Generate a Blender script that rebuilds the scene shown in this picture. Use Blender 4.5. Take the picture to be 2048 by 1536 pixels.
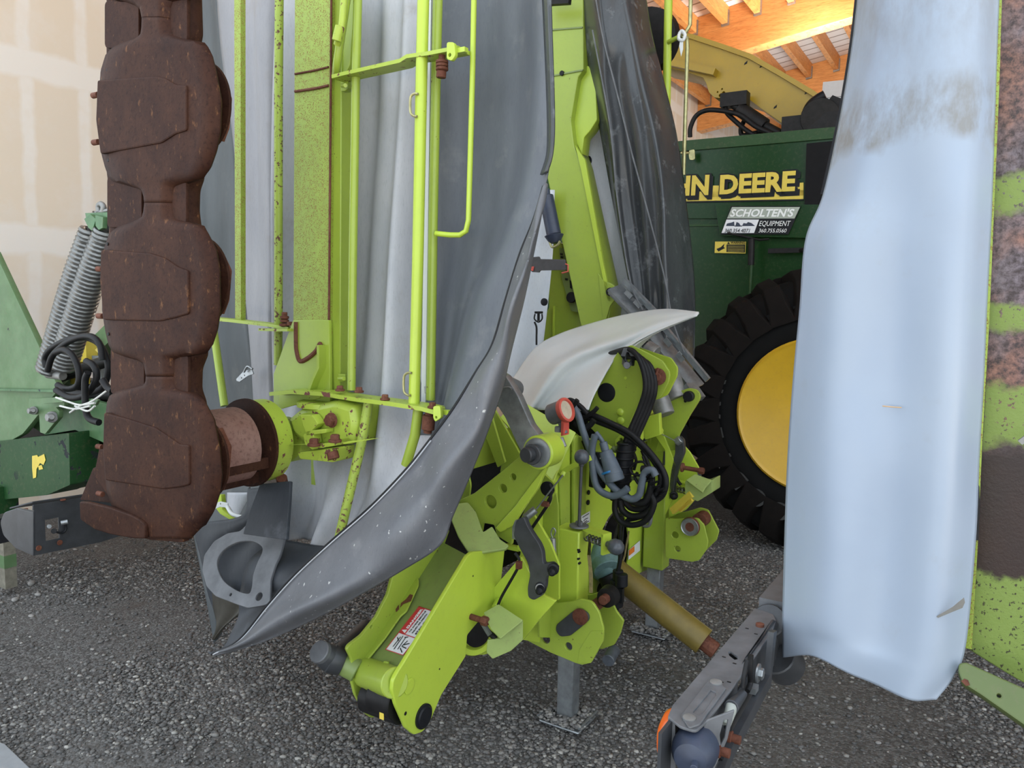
import bpy, math, random
import numpy as np
for o in list(bpy.data.objects): bpy.data.objects.remove(o)
SC = bpy.context.scene; COL = SC.collection
random.seed(5); RNG = np.random.default_rng(5)
# ------------------------------------------------------------ camera
F = 1550.0; CX, CY = 1024.0, 768.0
pit = math.radians(6); rol = math.radians(1.0)
CAM = np.array([0, 0, 1.6])
fw = np.array([0, math.cos(pit), -math.sin(pit)])
rt = np.array([math.cos(rol), 0, math.sin(rol)]); rt = rt - fw*(rt@fw); rt /= np.linalg.norm(rt)
up = np.cross(rt, fw)
from mathutils import Matrix, Vector
cd = bpy.data.cameras.new('camera'); cam = bpy.data.objects.new('camera', cd); COL.objects.link(cam)
cd.sensor_width = 36; cd.lens = 36*F/2048; cd.clip_start = .05; cd.clip_end = 300
cam.matrix_world = Matrix(((rt[0], up[0], -fw[0], CAM[0]), (rt[1], up[1], -fw[1], CAM[1]), (rt[2], up[2], -fw[2], CAM[2]), (0, 0, 0, 1)))
SC.camera = cam
# ------------------------------------------------------------ light
SC.view_settings.view_transform = 'Standard'; SC.view_settings.look = 'None'
SC.view_settings.gamma = 1; SC.view_settings.use_curve_mapping = False
SC.view_settings.exposure = 0.92
wd = bpy.data.worlds.new('sky'); SC.world = wd; wd.use_nodes = True
bg = wd.node_tree.nodes['Background']
bg.inputs[0].default_value = (.80, .90, 1.0, 1); bg.inputs[1].default_value = 1.32
sd = bpy.data.lights.new('sun', 'SUN'); sd.energy = 27.0; sd.angle = .01; sd.color = (1, .93, .82)
so = bpy.data.objects.new('sun', sd); COL.objects.link(so)
so.rotation_euler = Vector((-.35, -.75, -.8)).to_track_quat('-Z', 'Y').to_euler()
for lx, ly, lz, le in ((2.2, 9.6, 4.9, 45), (4.6, 12.0, 5.2, 150), (-1.0, 14.5, 5.2, 170)):   # fill lights added to brighten the timber ceiling, no fittings
    ld = bpy.data.lights.new('ceiling_fill', 'POINT'); ld.energy = le; ld.color = (1, .93, .84); ld.shadow_soft_size = .25
    lo = bpy.data.objects.new('ceiling_fill', ld); COL.objects.link(lo); lo.location = (lx, ly, lz)
# ------------------------------------------------------------ machine axes (measured: stand feet on the gravel)
def on(x, y, pl):
    P, n = pl; d = fw*F + rt*(x-CX) - up*(y-CY)
    return CAM + d*(((P-CAM)@n)/(d@n))
N = np.array([.85, -.527, 0]); W = np.array([.527, .85, 0]); Z = np.array([0, 0, 1.])
G = np.array([.237, 2.842, 0])
def PW(b): return (G+W*b, W)
def PN(a): return (G+N*a, N)
def PZ(z): return (np.array([0, 0, z]), Z)
def PY(y): return (np.array([0, y, 0.]), np.array([0, 1., 0]))
def MP(a, b, z): return G + N*a + W*b + Z*z
def V(*a): return np.array(a, float)
def unit(v): return v/np.linalg.norm(v)
def dep(P): return (P-CAM)@fw
# ------------------------------------------------------------ curves
def crs(P, m, closed=False):
    P = np.asarray(P, float); n = len(P)
    if n == 1: return np.repeat(P, m+1, 0)
    if closed:
        Q = np.concatenate([P[-1:], P, P[:2]]); segs = n
    else:
        Q = np.concatenate([2*P[:1]-P[1:2], P, 2*P[-1:]-P[-2:-1]]); segs = n-1
    tt = np.linspace(0, segs, m+1)
    if closed: tt = tt[:-1]
    i = np.minimum(tt.astype(int), segs-1); t = tt-i
    t = t.reshape((-1,)+(1,)*(P.ndim-1))
    p0, p1, p2, p3 = Q[i], Q[i+1], Q[i+2], Q[i+3]
    return .5*((2*p1)+(-p0+p2)*t+(2*p0-5*p1+4*p2-p3)*t*t+(-p0+3*p1-3*p2+p3)*t**3)
# ------------------------------------------------------------ geometry makers: (verts, faces)
def frame(ax):
    ax = unit(ax); a = np.cross(ax, Z if abs(ax[2]) < .9 else V(1, 0, 0)); a = unit(a)
    return a, np.cross(ax, a), ax
def ringverts(c, a, b, r, seg, ph=0):
    t = np.arange(seg)/seg*2*math.pi+ph
    return c + r*(np.cos(t)[:, None]*a + np.sin(t)[:, None]*b)
def skin(rings, closed=False, caps=True):
    seg = len(rings[0]); vs = np.concatenate(rings); fs = []
    m = len(rings)
    for i in range(m if closed else m-1):
        j = (i+1) % m
        for k in range(seg):
            l = (k+1) % seg; fs.append((i*seg+k, i*seg+l, j*seg+l, j*seg+k))
    if caps and not closed:
        fs.append(tuple(range(seg))[::-1]); fs.append(tuple((m-1)*seg+k for k in range(seg)))
    return vs, fs
def lathe(p0, ax, prof, seg=24, ph=0, closed=False):
    a, b, ax = frame(ax)
    return skin([ringverts(p0+ax*h, a, b, max(r, 1e-4), seg, ph) for h, r in prof], closed)
def cyl(p0, p1, r, r2=None, seg=20, ch=None, ph=0):
    L = np.linalg.norm(p1-p0); r2 = r if r2 is None else r2
    c = min(r*.12, L*.2, .003) if ch is None else ch
    return lathe(p0, p1-p0, [(0, r-c), (c, r), (L-c, r2), (L, r2-c)], seg, ph)
def ball(c, r, seg=20, sq=V(1, 1, 1)):
    v, f = lathe(c-Z*r, Z, [(r-r*math.cos(t), r*math.sin(t)) for t in np.linspace(.02, math.pi-.02, 12)], seg)
    return (v-c)*sq+c, f
def tube(pts, r, smooth=True, seg=10, closed=False, m=None, cap=True):
    P = np.asarray(pts, float)
    if smooth and len(P) > 2: P = crs(P, m or (len(P)-1)*8, closed)
    n = len(P); T = np.zeros_like(P)
    for i in range(n):
        a = P[(i-1) % n] if (closed or i > 0) else P[0]; b = P[(i+1) % n] if (closed or i < n-1) else P[-1]
        T[i] = unit(b-a)
    a, b, _ = frame(T[0]); rings = []
    for i in range(n):
        a = unit(a - T[i]*(a@T[i])); b = np.cross(T[i], a)
        rr = r[min(len(r)-1, int(i/(n-1)*(len(r)-1)+.5))] if hasattr(r, '__len__') else r
        rings.append(ringverts(P[i], a, b, rr, seg))
    return skin(rings, closed, cap)
def rbar(pts, w, h, upv=None):     # rectangular bar along a polyline
    P = np.asarray(pts, float); n = len(P); rings = []
    for i in range(n):
        T = unit(P[min(i+1, n-1)]-P[max(i-1, 0)])
        u = Z if upv is None else upv
        s = unit(np.cross(T, u)); v = np.cross(s, T)
        rings.append(np.array([P[i]+s*w/2+v*h/2, P[i]-s*w/2+v*h/2, P[i]-s*w/2-v*h/2, P[i]+s*w/2-v*h/2]))
    return skin(rings)
def box(c, ha, hb, hc, A=N, B=W, Cc=Z):
    v = np.array([c+A*ha*i+B*hb*j+Cc*hc*k for i in (-1, 1) for j in (-1, 1) for k in (-1, 1)])
    return v, [(0, 1, 3, 2), (4, 6, 7, 5), (0, 4, 5, 1), (2, 3, 7, 6), (0, 2, 6, 4), (1, 5, 7, 3)]
def mbox(a0, a1, b0, b1, z0, z1):
    return box(MP((a0+a1)/2, (b0+b1)/2, (z0+z1)/2), abs(a1-a0)/2, abs(b1-b0)/2, abs(z1-z0)/2)
def hexa(c, ax, r, h):  # hexagon nut or bolt head
    return lathe(c, ax, [(0, r), (h*.8, r), (h, r*.85)], 6)
def rnd(pts, r):        # round 2-D polygon corners
    out = []; n = len(pts)
    for i in range(n):
        p = pts[i]; a = pts[i-1]; b = pts[(i+1) % n]; rr = r[i]
        if rr <= 0: out.append(p); continue
        u = a-p; v = b-p; lu = np.linalg.norm(u); lv = np.linalg.norm(v); d = min(rr, lu*.45, lv*.45)
        p0 = p+u/lu*d; p1 = p+v/lv*d
        for t in (0, .2, .4, .6, .8, 1): out.append((1-t)**2*p0+2*t*(1-t)*p+t*t*p1)
    return out
def plate2(loops, P, e1, e2, n, t, bev):
    cu = bpy.data.curves.new('tmp', 'CURVE'); cu.dimensions = '2D'; cu.fill_mode = 'BOTH'
    for L in loops:
        s = cu.splines.new('POLY'); s.points.add(len(L)-1); s.use_cyclic_u = True
        for k, p in enumerate(L): s.points[k].co = (p[0], p[1], 0, 1)
    b = min(bev, t*.3); cu.extrude = max(t/2-b, 1e-5); cu.bevel_depth = b; cu.bevel_resolution = 1; cu.offset = -b
    o = bpy.data.objects.new('tmp', cu); COL.objects.link(o)
    dg = bpy.context.evaluated_depsgraph_get(); me = bpy.data.meshes.new_from_object(o.evaluated_get(dg))
    nv = len(me.vertices); co = np.zeros(nv*3); me.vertices.foreach_get('co', co); co = co.reshape(-1, 3)
    fs = [tuple(p.vertices) for p in me.polygons]
    bpy.data.objects.remove(o); bpy.data.curves.remove(cu); bpy.data.meshes.remove(me)
    return P + co[:, :1]*e1 + co[:, 1:2]*e2 + (co[:, 2:]+t/2)*n, fs
def plate(pts, pl, t, holes=(), r=0, bev=.0015, sm=0, off=0):
    """flat plate: outline points taken on the true plane of the part; its body lies behind the plane, away from the eye"""
    P0, n = pl; n = unit(n)
    X = [on(p[0], p[1], pl) if len(p) < 4 else None for p in pts]
    c = sum(X)/len(X)
    if (c-CAM)@n < 0: n = -n
    e1 = unit(np.cross(n, Z)) if abs(n[2]) < .95 else V(1, 0, 0); e1 = unit(e1-n*(e1@n)); e2 = np.cross(n, e1)
    sc = dep(c)/F
    L = [V((x-c)@e1, (x-c)@e2) for x in X]
    L = list(crs(L, sm, True)) if sm else rnd(L, [(p[2] if len(p) > 2 else r)*sc for p in pts])
    loops = [L]
    for h in holes:
        hc = on(h[0], h[1], pl); q = V((hc-c)@e1, (hc-c)@e2); rr = h[2]*sc
        if len(h) == 3: loops.append([q+rr*V(math.cos(a), math.sin(a)) for a in np.linspace(0, 2*math.pi, 24, False)][::-1])
        else: loops.append([V((on(*u, pl)-c)@e1, (on(*u, pl)-c)@e2) for u in h[3]][::-1])
    return plate2(loops, c+n*off, e1, e2, n, t, bev)
def plate3(pts3, t, holes=(), r=0, bev=.0015, n=None):
    X = np.array(pts3); c = X.mean(0)
    if n is None: n = unit(np.cross(X[1]-X[0], X[2]-X[1]))
    if (c-CAM)@n < 0: n = -n
    e1 = unit(X[1]-X[0]); e1 = unit(e1-n*(e1@n)); e2 = np.cross(n, e1)
    L = rnd([V((x-c)@e1, (x-c)@e2) for x in X], [r]*len(X)); loops = [L]
    for hc, rr in holes:
        q = V((hc-c)@e1, (hc-c)@e2); loops.append([q+rr*V(math.cos(a), math.sin(a)) for a in np.linspace(0, 2*math.pi, 24, False)])
    return plate2(loops, c, e1, e2, n, t, bev)
def grid(rows, nu, nv, disp=None):
    R = np.array(rows, float)                   # v rows x u cols x 3
    A = crs(R, nv)                              # along v
    B = crs(np.swapaxes(A, 0, 1), nu)           # u x v x 3
    nu1, nv1 = B.shape[:2]
    if disp is not None:
        for i in range(nu1):
            for j in range(nv1): B[i, j] += disp(i/(nu1-1), j/(nv1-1))
    fs = [(i*nv1+j, (i+1)*nv1+j, (i+1)*nv1+j+1, i*nv1+j+1) for i in range(nu1-1) for j in range(nv1-1)]
    return B.reshape(-1, 3), fs
def strip(rows, n, wv, prof=None):  # rows: (y, xl, xr) on PW plane; prof(t)-> offset along W
    out = []
    for (y, xl, xr, pl) in rows:
        out.append([on(xl+(xr-xl)*t, y, pl)+W*(prof(t, y) if prof else 0) for t in np.linspace(0, 1, n)])
    return out
# ------------------------------------------------------------ objects
POS = {}
def root(name, label, cat, loc, group=None):
    o = bpy.data.objects.new(name, None); COL.objects.link(o); o.location = loc; POS[o.name] = np.array(loc, float)
    o['label'] = label; o['category'] = cat; o.empty_display_size = .1
    if group: o['group'] = group
    return o
SPLIT = set('headstock_channel headstock_inner_plate drain_bolt wire lever_nut tower_bolt tower_upright tread_lug panel_hole skirt_rivet drum_rib small_plug folding_arm_rib side_hole strut_cylinder cable_spring latch_rod_part post_part linchpin_part gearbox_rib letter_shadow sleeve_hole slot plate_slot side_plate arm_seam cable_post cable_clamp lettering sidewall_lettering label_line lower_cover bracket_tube_part upper_arm spring_plate gusset_rib foot_rim decal_remains rubber_joint end_plate mud_guard bolt_hole seam_weld strut_rail guard_rib link_plate box_plate hydraulic_arm frame_tube_pair oily_link stripe_step shaft_clamp web_rust_patch torn_edge'.split())
def mk(name, mat, parent, *geoms, smooth=40, solid=None, bevel=None, label=None, kind=None, sub=0):
    if name in SPLIT and len(geoms) > 1:
        out = [mk(name, mat, parent, g, smooth=smooth, solid=solid, bevel=bevel, label=label, kind=kind, sub=sub) for g in geoms]
        return out[0]
    vs = []; fs = []; k = 0
    for v, f in geoms:
        vs.append(np.asarray(v)); fs += [tuple(i+k for i in q) for q in f]; k += len(v)
    v = np.concatenate(vs); c = (v.max(0)+v.min(0))/2
    me = bpy.data.meshes.new(name); me.from_pydata((v-c).tolist(), [], fs); me.update()
    if smooth:
        me.polygons.foreach_set('use_smooth', [True]*len(me.polygons))
        me.set_sharp_from_angle(angle=math.radians(smooth))
    me.materials.append(mat)
    o = bpy.data.objects.new(name, me); COL.objects.link(o)
    pp = POS[parent.name] if parent is not None else 0
    if parent is not None: o.parent = parent
    o.location = c-pp; POS[o.name] = c
    if solid:
        s = o.modifiers.new('thickness', 'SOLIDIFY'); s.thickness = abs(solid); s.offset = 0 if solid > 0 else -1
    if bevel:
        s = o.modifiers.new('bevel', 'BEVEL'); s.width = bevel; s.segments = 2; s.limit_method = 'ANGLE'; s.angle_limit = .6
    if sub:
        s = o.modifiers.new('sub', 'SUBSURF'); s.levels = sub; s.render_levels = sub
    if label: o['label'] = label
    if kind: o['kind'] = kind
    return o
def text(name, s, mat, parent, p0, p1, hpx, pl, shear=0, bold=0, lift=.002, t=.001, label=None):
    """lettering whose baseline runs from p0 to p1 on the plane; hpx = cap height"""
    A = on(*p0, pl); B = on(*p1, pl); n = unit(pl[1])
    if (A-CAM)@n > 0: n = -n
    e1 = unit(B-A); e2 = np.cross(n, e1)
    cu = bpy.data.curves.new('tmp', 'FONT'); cu.body = s; cu.shear = shear; cu.offset = bold; cu.extrude = t/2
    cu.resolution_u = 3
    o = bpy.data.objects.new('tmp', cu); COL.objects.link(o)
    dg = bpy.context.evaluated_depsgraph_get(); me = bpy.data.meshes.new_from_object(o.evaluated_get(dg))
    co = np.zeros(len(me.vertices)*3); me.vertices.foreach_get('co', co); co = co.reshape(-1, 3)
    fs = [tuple(p.vertices) for p in me.polygons]
    bpy.data.objects.remove(o); bpy.data.curves.remove(cu); bpy.data.meshes.remove(me)
    co[:, 1] = np.clip(co[:, 1], -.22, .95)
    x0, x1 = co[:, 0].min(), co[:, 0].max(); L = np.linalg.norm(B-A); sc = dep((A+B)/2)/F
    v = A+(co[:, :1]-x0)/(x1-x0)*L*e1+co[:, 1:2]/.69*hpx*sc*e2+n*(lift+co[:, 2:])
    if parent == 'geom': return v, fs
    return mk(name, mat, parent, (v, fs), smooth=0, label=label)
# ------------------------------------------------------------ materials
def newmat(name):
    m = bpy.data.materials.new(name); m.use_nodes = True; nt = m.node_tree; b = nt.nodes['Principled BSDF']; return m, nt, b
def nd(nt, t, **k):
    n = nt.nodes.new(t)
    for a, v in k.items():
        if a.startswith('i_'):
            key = a[2:]; key = int(key) if key.isdigit() else key.replace('_', ' ')
            n.inputs[key].default_value = v
        else: setattr(n, a, v)
    return n
def noise(nt, sc, det=4, rough=.6, stretch=None):
    g = nd(nt, 'ShaderNodeNewGeometry'); src = g.outputs['Position']
    if stretch:
        mp = nd(nt, 'ShaderNodeMapping'); mp.inputs['Scale'].default_value = stretch
        nt.links.new(src, mp.inputs['Vector']); src = mp.outputs[0]
    n = nd(nt, 'ShaderNodeTexNoise'); n.inputs['Scale'].default_value = sc; n.inputs['Detail'].default_value = det; n.inputs['Roughness'].default_value = rough
    nt.links.new(src, n.inputs['Vector']); return n.outputs['Fac']
def ramp(nt, src, stops):
    r = nd(nt, 'ShaderNodeValToRGB'); el = r.color_ramp.elements
    el[0].position, el[0].color = stops[0][0], (*stops[0][1], 1) if hasattr(stops[0][1], '__len__') else (stops[0][1],)*3+(1,)
    el[1].position, el[1].color = stops[-1][0], (*stops[-1][1], 1) if hasattr(stops[-1][1], '__len__') else (stops[-1][1],)*3+(1,)
    for p, c in stops[1:-1]:
        e = el.new(p); e.color = (*c, 1) if hasattr(c, '__len__') else (c,)*3+(1,)
    nt.links.new(src, r.inputs[0]); return r.outputs[0]
def mix(nt, f, a, b, mode='MIX'):
    m = nd(nt, 'ShaderNodeMix', data_type='RGBA', blend_type=mode)
    for v, s in ((f, m.inputs[0]), (a, m.inputs[6]), (b, m.inputs[7])):
        if hasattr(v, 'links') or hasattr(v, 'is_linked'): nt.links.new(v, s)
        elif hasattr(v, '__len__'): s.default_value = (*v, 1)
        else: s.default_value = v
    return m.outputs[2]
def bump(nt, b, src, strength, dist=.002):
    k = nd(nt, 'ShaderNodeBump'); k.inputs['Strength'].default_value = strength; k.inputs['Distance'].default_value = dist
    nt.links.new(src, k.inputs['Height']); nt.links.new(k.outputs[0], b.inputs['Normal'])
def paint(name, col, chips=.0, chipcol=(.06, .022, .012), rough=.35, dirt=.15, csc=60, fade=None, metal=0, big=0):
    m, nt, b = newmat(name)
    c = mix(nt, ramp(nt, noise(nt, 5, 5), [(.35, 0.), (.7, 1.)]), col, tuple(x*(1-dirt) for x in (fade or col)))
    if fade: c = mix(nt, ramp(nt, noise(nt, 9, 6), [(.4, 0.), (.65, 1.)]), c, fade)
    if dirt: c = mix(nt, ramp(nt, noise(nt, 45, 6, .75), [(.52, 0.), (.8, dirt*2)]), c, (.16, .13, .08))
    rgh = rough
    if chips:
        f = ramp(nt, noise(nt, csc, 3, .6), [(.71-chips*.22, 0.), (.73-chips*.22, 1.)])
        cl = ramp(nt, noise(nt, csc*.16, 3, .6), [(.56-chips*.25, 0.), (.64-chips*.25, 1.)])
        mm = nd(nt, 'ShaderNodeMath', operation='MULTIPLY'); nt.links.new(f, mm.inputs[0]); nt.links.new(cl, mm.inputs[1]); f = mm.outputs[0]
        if big:
            f2 = ramp(nt, noise(nt, 14, 4, .6), [(.68-big*.2, 0.), (.69-big*.2, 1.)])
            mx = nd(nt, 'ShaderNodeMath', operation='MAXIMUM'); nt.links.new(f, mx.inputs[0]); nt.links.new(f2, mx.inputs[1]); f = mx.outputs[0]
        cc = mix(nt, noise(nt, 200, 3), chipcol, tuple(min(1, x*2.4) for x in chipcol))
        c = mix(nt, f, c, cc); r = mix(nt, f, (rough,)*3, (.8,)*3); nt.links.new(r, b.inputs['Roughness'])
        inv = nd(nt, 'ShaderNodeMath', operation='SUBTRACT'); inv.inputs[0].default_value = 1; nt.links.new(f, inv.inputs[1])
        bump(nt, b, inv.outputs[0], .5, .001)
    else: b.inputs['Roughness'].default_value = rough
    b.inputs['Metallic'].default_value = metal
    if max(col) < .1: b.inputs['Specular IOR Level'].default_value = .3
    nt.links.new(c, b.inputs['Base Color']); return m
LIME = (.32, .42, .05)
lime = paint('lime_paint', LIME, .12, csc=70, dirt=.1, rough=.33)
limeb = paint('lime_paint_clean_lit', (.43, .56, .055), .05, csc=60, dirt=.06, rough=.3)  # cleaner lime; base raised to carry strong daylight on the bright faces
limec = paint('lime_paint_chipped', (.30, .40, .05), .72, chipcol=(.14, .085, .02), csc=330, dirt=.15, rough=.45)
limer = paint('lime_paint_rust_speckled', (.33, .43, .055), .62, chipcol=(.07, .03, .02), csc=90, dirt=.2, rough=.5)
limed = paint('lime_paint_flaking', (.37, .475, .055), .45, chipcol=(.085, .03, .022), csc=55, dirt=.1, rough=.4, big=.12)
limef = paint('lime_paint_skylit', (.31, .40, .12), .1, csc=60, dirt=.2, rough=.5)  # paler, bluer lime: sky light on upward faces put into the colour
olive = paint('olive_lime_paint', (.20, .27, .075), .15, csc=60, dirt=.25, rough=.4)
def rustm(name, c1, c2, c3, speck=.5):
    m, nt, b = newmat(name)
    c = mix(nt, ramp(nt, noise(nt, 7, 6, .7), [(.35, 0.), (.68, 1.)]), c1, c2)
    c = mix(nt, ramp(nt, noise(nt, 90, 4, .7), [(.5, 0.), (.75, .8)]), c, tuple(x*.45 for x in c1))
    c = mix(nt, ramp(nt, noise(nt, 55, 5, .7, (1, 1, .5)), [(.60, 0.), (.72, speck)]), c, c3)
    nt.links.new(c, b.inputs['Base Color']); b.inputs['Roughness'].default_value = .6; b.inputs['Metallic'].default_value = .0; b.inputs['Specular IOR Level'].default_value = .12
    bump(nt, b, noise(nt, 160, 5, .7), .35, .0015); return m
rust = rustm('brown_rusted_steel', (.027, .0105, .007), (.052, .021, .012), (.22, .10, .04), .55)
rust2 = rustm('orange_rusted_steel', (.19, .075, .040), (.30, .15, .10), (.05, .04, .05), .8)
rustd = rustm('dark_rusted_bolt', (.10, .035, .022), (.17, .07, .045), (.3, .16, .08), .5)
rustp = rustm('pink_grey_rusted_drum', (.20, .105, .085), (.25, .15, .125), (.10, .06, .05), .5)
def cloth(name, c1, c2, rough=.55, stain=None, ssc=6, amt=.7, weave=.15, coat=0):
    m, nt, b = newmat(name)
    c = mix(nt, ramp(nt, noise(nt, 4, 6, .7, (1, 1, .35)), [(.35, 0.), (.7, 1.)]), c1, c2)
    c = mix(nt, ramp(nt, noise(nt, 260, 2, .5, (1, 1, .2)), [(.55, 0.), (.8, .35)]), c, tuple(x*.6 for x in c1))
    if stain: c = mix(nt, ramp(nt, noise(nt, ssc, 5, .65), [(.58, 0.), (.72, amt)]), c, stain)
    if 'scuffed' in name: c = mix(nt, ramp(nt, noise(nt, 75, 2, .5), [(.715, 0.), (.73, .8)]), c, (.5, .5, .48))
    nt.links.new(c, b.inputs['Base Color']); b.inputs['Roughness'].default_value = rough
    bump(nt, b, noise(nt, 500, 2, .5), weave, .0006); return m
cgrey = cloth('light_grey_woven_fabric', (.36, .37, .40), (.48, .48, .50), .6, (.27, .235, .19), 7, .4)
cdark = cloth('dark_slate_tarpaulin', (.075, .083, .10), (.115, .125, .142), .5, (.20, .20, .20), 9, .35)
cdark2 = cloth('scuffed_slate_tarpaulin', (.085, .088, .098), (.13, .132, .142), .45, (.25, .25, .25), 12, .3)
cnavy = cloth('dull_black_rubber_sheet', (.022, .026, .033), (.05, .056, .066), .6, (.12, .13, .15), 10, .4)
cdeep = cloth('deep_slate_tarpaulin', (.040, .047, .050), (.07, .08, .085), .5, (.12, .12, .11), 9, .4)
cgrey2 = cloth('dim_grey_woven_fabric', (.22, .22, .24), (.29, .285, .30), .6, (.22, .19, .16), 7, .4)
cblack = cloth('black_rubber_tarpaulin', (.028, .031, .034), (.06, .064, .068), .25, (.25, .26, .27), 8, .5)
cwhite = cloth('white_pvc_tarpaulin', (.53, .56, .60), (.62, .64, .67), .42, (.36, .34, .30), 5, .0, .1)
cblue = cloth('pale_blue_plastic_panel', (.42, .48, .55), (.50, .55, .60), .4, (.3, .25, .2), 6, .3, .05)
def plain(name, col, rough=.5, metal=0, var=.25, sc=30, bmp=0, coat=0, em=None):
    m, nt, b = newmat(name)
    c = mix(nt, ramp(nt, noise(nt, sc, 4), [(.35, 0.), (.7, 1.)]), col, tuple(x*(1-var) for x in col))
    nt.links.new(c, b.inputs['Base Color']); b.inputs['Roughness'].default_value = rough; b.inputs['Metallic'].default_value = metal
    if bmp: bump(nt, b, noise(nt, sc*4, 4), bmp, .002)
    if coat: b.inputs['Coat Weight'].default_value = coat
    if max(col) < .06: b.inputs['Specular IOR Level'].default_value = .22
    return m
black = plain('black_plastic', (.012, .0125, .015), .45)
rubber = plain('black_rubber_hose', (.012, .012, .013), .5, var=.4)
ghose = plain('grey_conduit', (.10, .125, .155), .5)
knob = plain('dark_grey_knob', (.075, .085, .10), .35, var=.4, sc=60)
galv = plain('galvanised_steel', (.36, .38, .39), .38, .75, .35, 25)
steel = plain('dull_grey_steel', (.30, .30, .29), .5, .5, .4, 20)
zinc = plain('yellow_zinc_steel', (.45, .42, .20), .35, .6, .35, 40)
gmet = plain('grey_painted_steel', (.15, .155, .165), .5, .2, .35, 18)
gdark = plain('dark_grey_coated_steel', (.055, .058, .064), .42, .2, .35, 20)
navy = plain('navy_plastic', (.035, .045, .075), .45, var=.3)
white = plain('white_label', (.75, .76, .78), .5, var=.06)
whitep = plain('white_plastic', (.62, .64, .63), .35, var=.07, sc=6)
redl = plain('red_label', (.55, .03, .04), .5, var=.1)
redp = plain('red_plastic', (.62, .10, .07), .4)
orangel = plain('orange_label', (.75, .18, .02), .5, var=.1)
orangelens = plain('orange_reflector', (.60, .10, .01), .2, var=.1)
bluep = plain('blue_plastic', (.02, .20, .50), .4)
teal = plain('teal_painted_casting', (.16, .27, .27), .5, var=.4)
yel = paint('yellow_paint', (.36, .235, .006), .1, csc=40, rough=.35, dirt=.12)
ylabel = plain('yellow_label', (.68, .52, .07), .5, var=.1)
rimy = paint('yellow_rim_paint', (.60, .36, .02), .0, rough=.35, dirt=.1)
ptoy = plain('ochre_plastic_guard', (.20, .145, .030), .5, var=.3, sc=14)
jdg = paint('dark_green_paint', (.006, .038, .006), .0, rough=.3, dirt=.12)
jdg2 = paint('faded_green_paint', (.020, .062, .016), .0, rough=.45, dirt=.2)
oldg = paint('weathered_green_paint', (.04, .13, .045), .3, chipcol=(.02, .03, .03), csc=22, rough=.5, dirt=.3, fade=(.09, .19, .08))
paleg = paint('chalky_green_paint', (.085, .165, .062), .1, chipcol=(.03, .03, .03), csc=30, rough=.55, dirt=.2, fade=(.125, .21, .10))
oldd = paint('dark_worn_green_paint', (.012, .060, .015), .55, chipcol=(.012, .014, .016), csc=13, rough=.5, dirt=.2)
tyre = plain('tyre_rubber', (.0035, .0035, .0035), .85, var=.4, sc=12, bmp=.2)
tyreb = plain('dusty_tyre_lug', (.007, .005, .004), .9, var=.4, sc=18, bmp=.2)
darkm = plain('oily_black_steel', (.015, .014, .014), .5, var=.5)
dolive = paint('dark_olive_paint', (.10, .135, .035), .1, csc=60, dirt=.2, rough=.4)
roofm = plain('white_roof_sheet', (.62, .62, .62), .45, .1, .1, 8)
spring = plain('grey_spring_steel', (.22, .22, .21), .35, .7, .3, 40)
string = plain('white_twine', (.6, .6, .56), .8)
concrete = plain('grey_concrete', (.27, .28, .29), .85, var=.15, sc=20, bmp=.2)
# ------------------------------------------------------------ setting
def struct(o): o['kind'] = 'structure'; return o
RS = .145
def roofz(a): return 6.77+RS*a
# gravel floor
m, nt, b = newmat('dark_gravel')
g = nd(nt, 'ShaderNodeNewGeometry'); vo = nd(nt, 'ShaderNodeTexVoronoi', feature='F1'); vo.inputs['Scale'].default_value = 95
nt.links.new(g.outputs['Position'], vo.inputs['Vector'])
c = mix(nt, ramp(nt, noise(nt, 1.3, 5, .6), [(.35, 0.), (.65, 1.)]), (.045, .041, .038), (.105, .096, .087))
sp_ = nd(nt, 'ShaderNodeSeparateColor'); nt.links.new(vo.outputs['Color'], sp_.inputs[0])
c = mix(nt, ramp(nt, sp_.outputs[0], [(.3, 0.), (.95, 1.)]), c, (.17, .165, .16))
c = mix(nt, ramp(nt, noise(nt, 240, 4, .7), [(.4, 0.), (.75, .8)]), c, (.04, .037, .034))
c = mix(nt, ramp(nt, noise(nt, 2.2, 4, .7), [(.6, 0.), (.75, .5)]), c, (.055, .035, .022))
nt.links.new(c, b.inputs['Base Color']); b.inputs['Roughness'].default_value = .85
hh = ramp(nt, vo.outputs['Distance'], [(0., 1.), (.6, 0.)])
bump(nt, b, mix(nt, noise(nt, 60, 5, .7), hh, (.5, .5, .5)), .9, .006); gravm = m
def fz(x, y):   # gentle unevenness, flat under the feet
    return 0.008*(np.sin(x*3.1+y*1.7)+np.sin(x*1.3-y*4.3+1)+.6*np.sin(x*9+y*7))-.016
xs = np.linspace(-8, 9, 120); ys = np.linspace(-1.2, 19, 150)
X, Y = np.meshgrid(xs, ys, indexing='ij'); Zz = fz(X, Y)
# wheel-dug hollow in the right foreground
hx, hy = on(1660, 1440, PZ(0))[:2]
def hollow(x, y): return -.035*np.exp(-((x-hx)**2+(y-hy)**2)/.03)
vs = np.stack([X, Y, Zz], -1).reshape(-1, 3); ny = len(ys)
fs = [(i*ny+j, (i+1)*ny+j, (i+1)*ny+j+1, i*ny+j+1) for i in range(len(xs)-1) for j in range(ny-1)]
struct(mk('floor', gravm, None, (vs, fs)))
# sunlit yard in front of the shed
struct(mk('yard', plain('pale_gravel_yard', (.38, .36, .33), .9), None, (np.array([[-25, -30, -.04], [25, -30, -.04], [25, -1.1, -.04], [-25, -1.1, -.04]]), [(0, 1, 2, 3)])))
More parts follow.
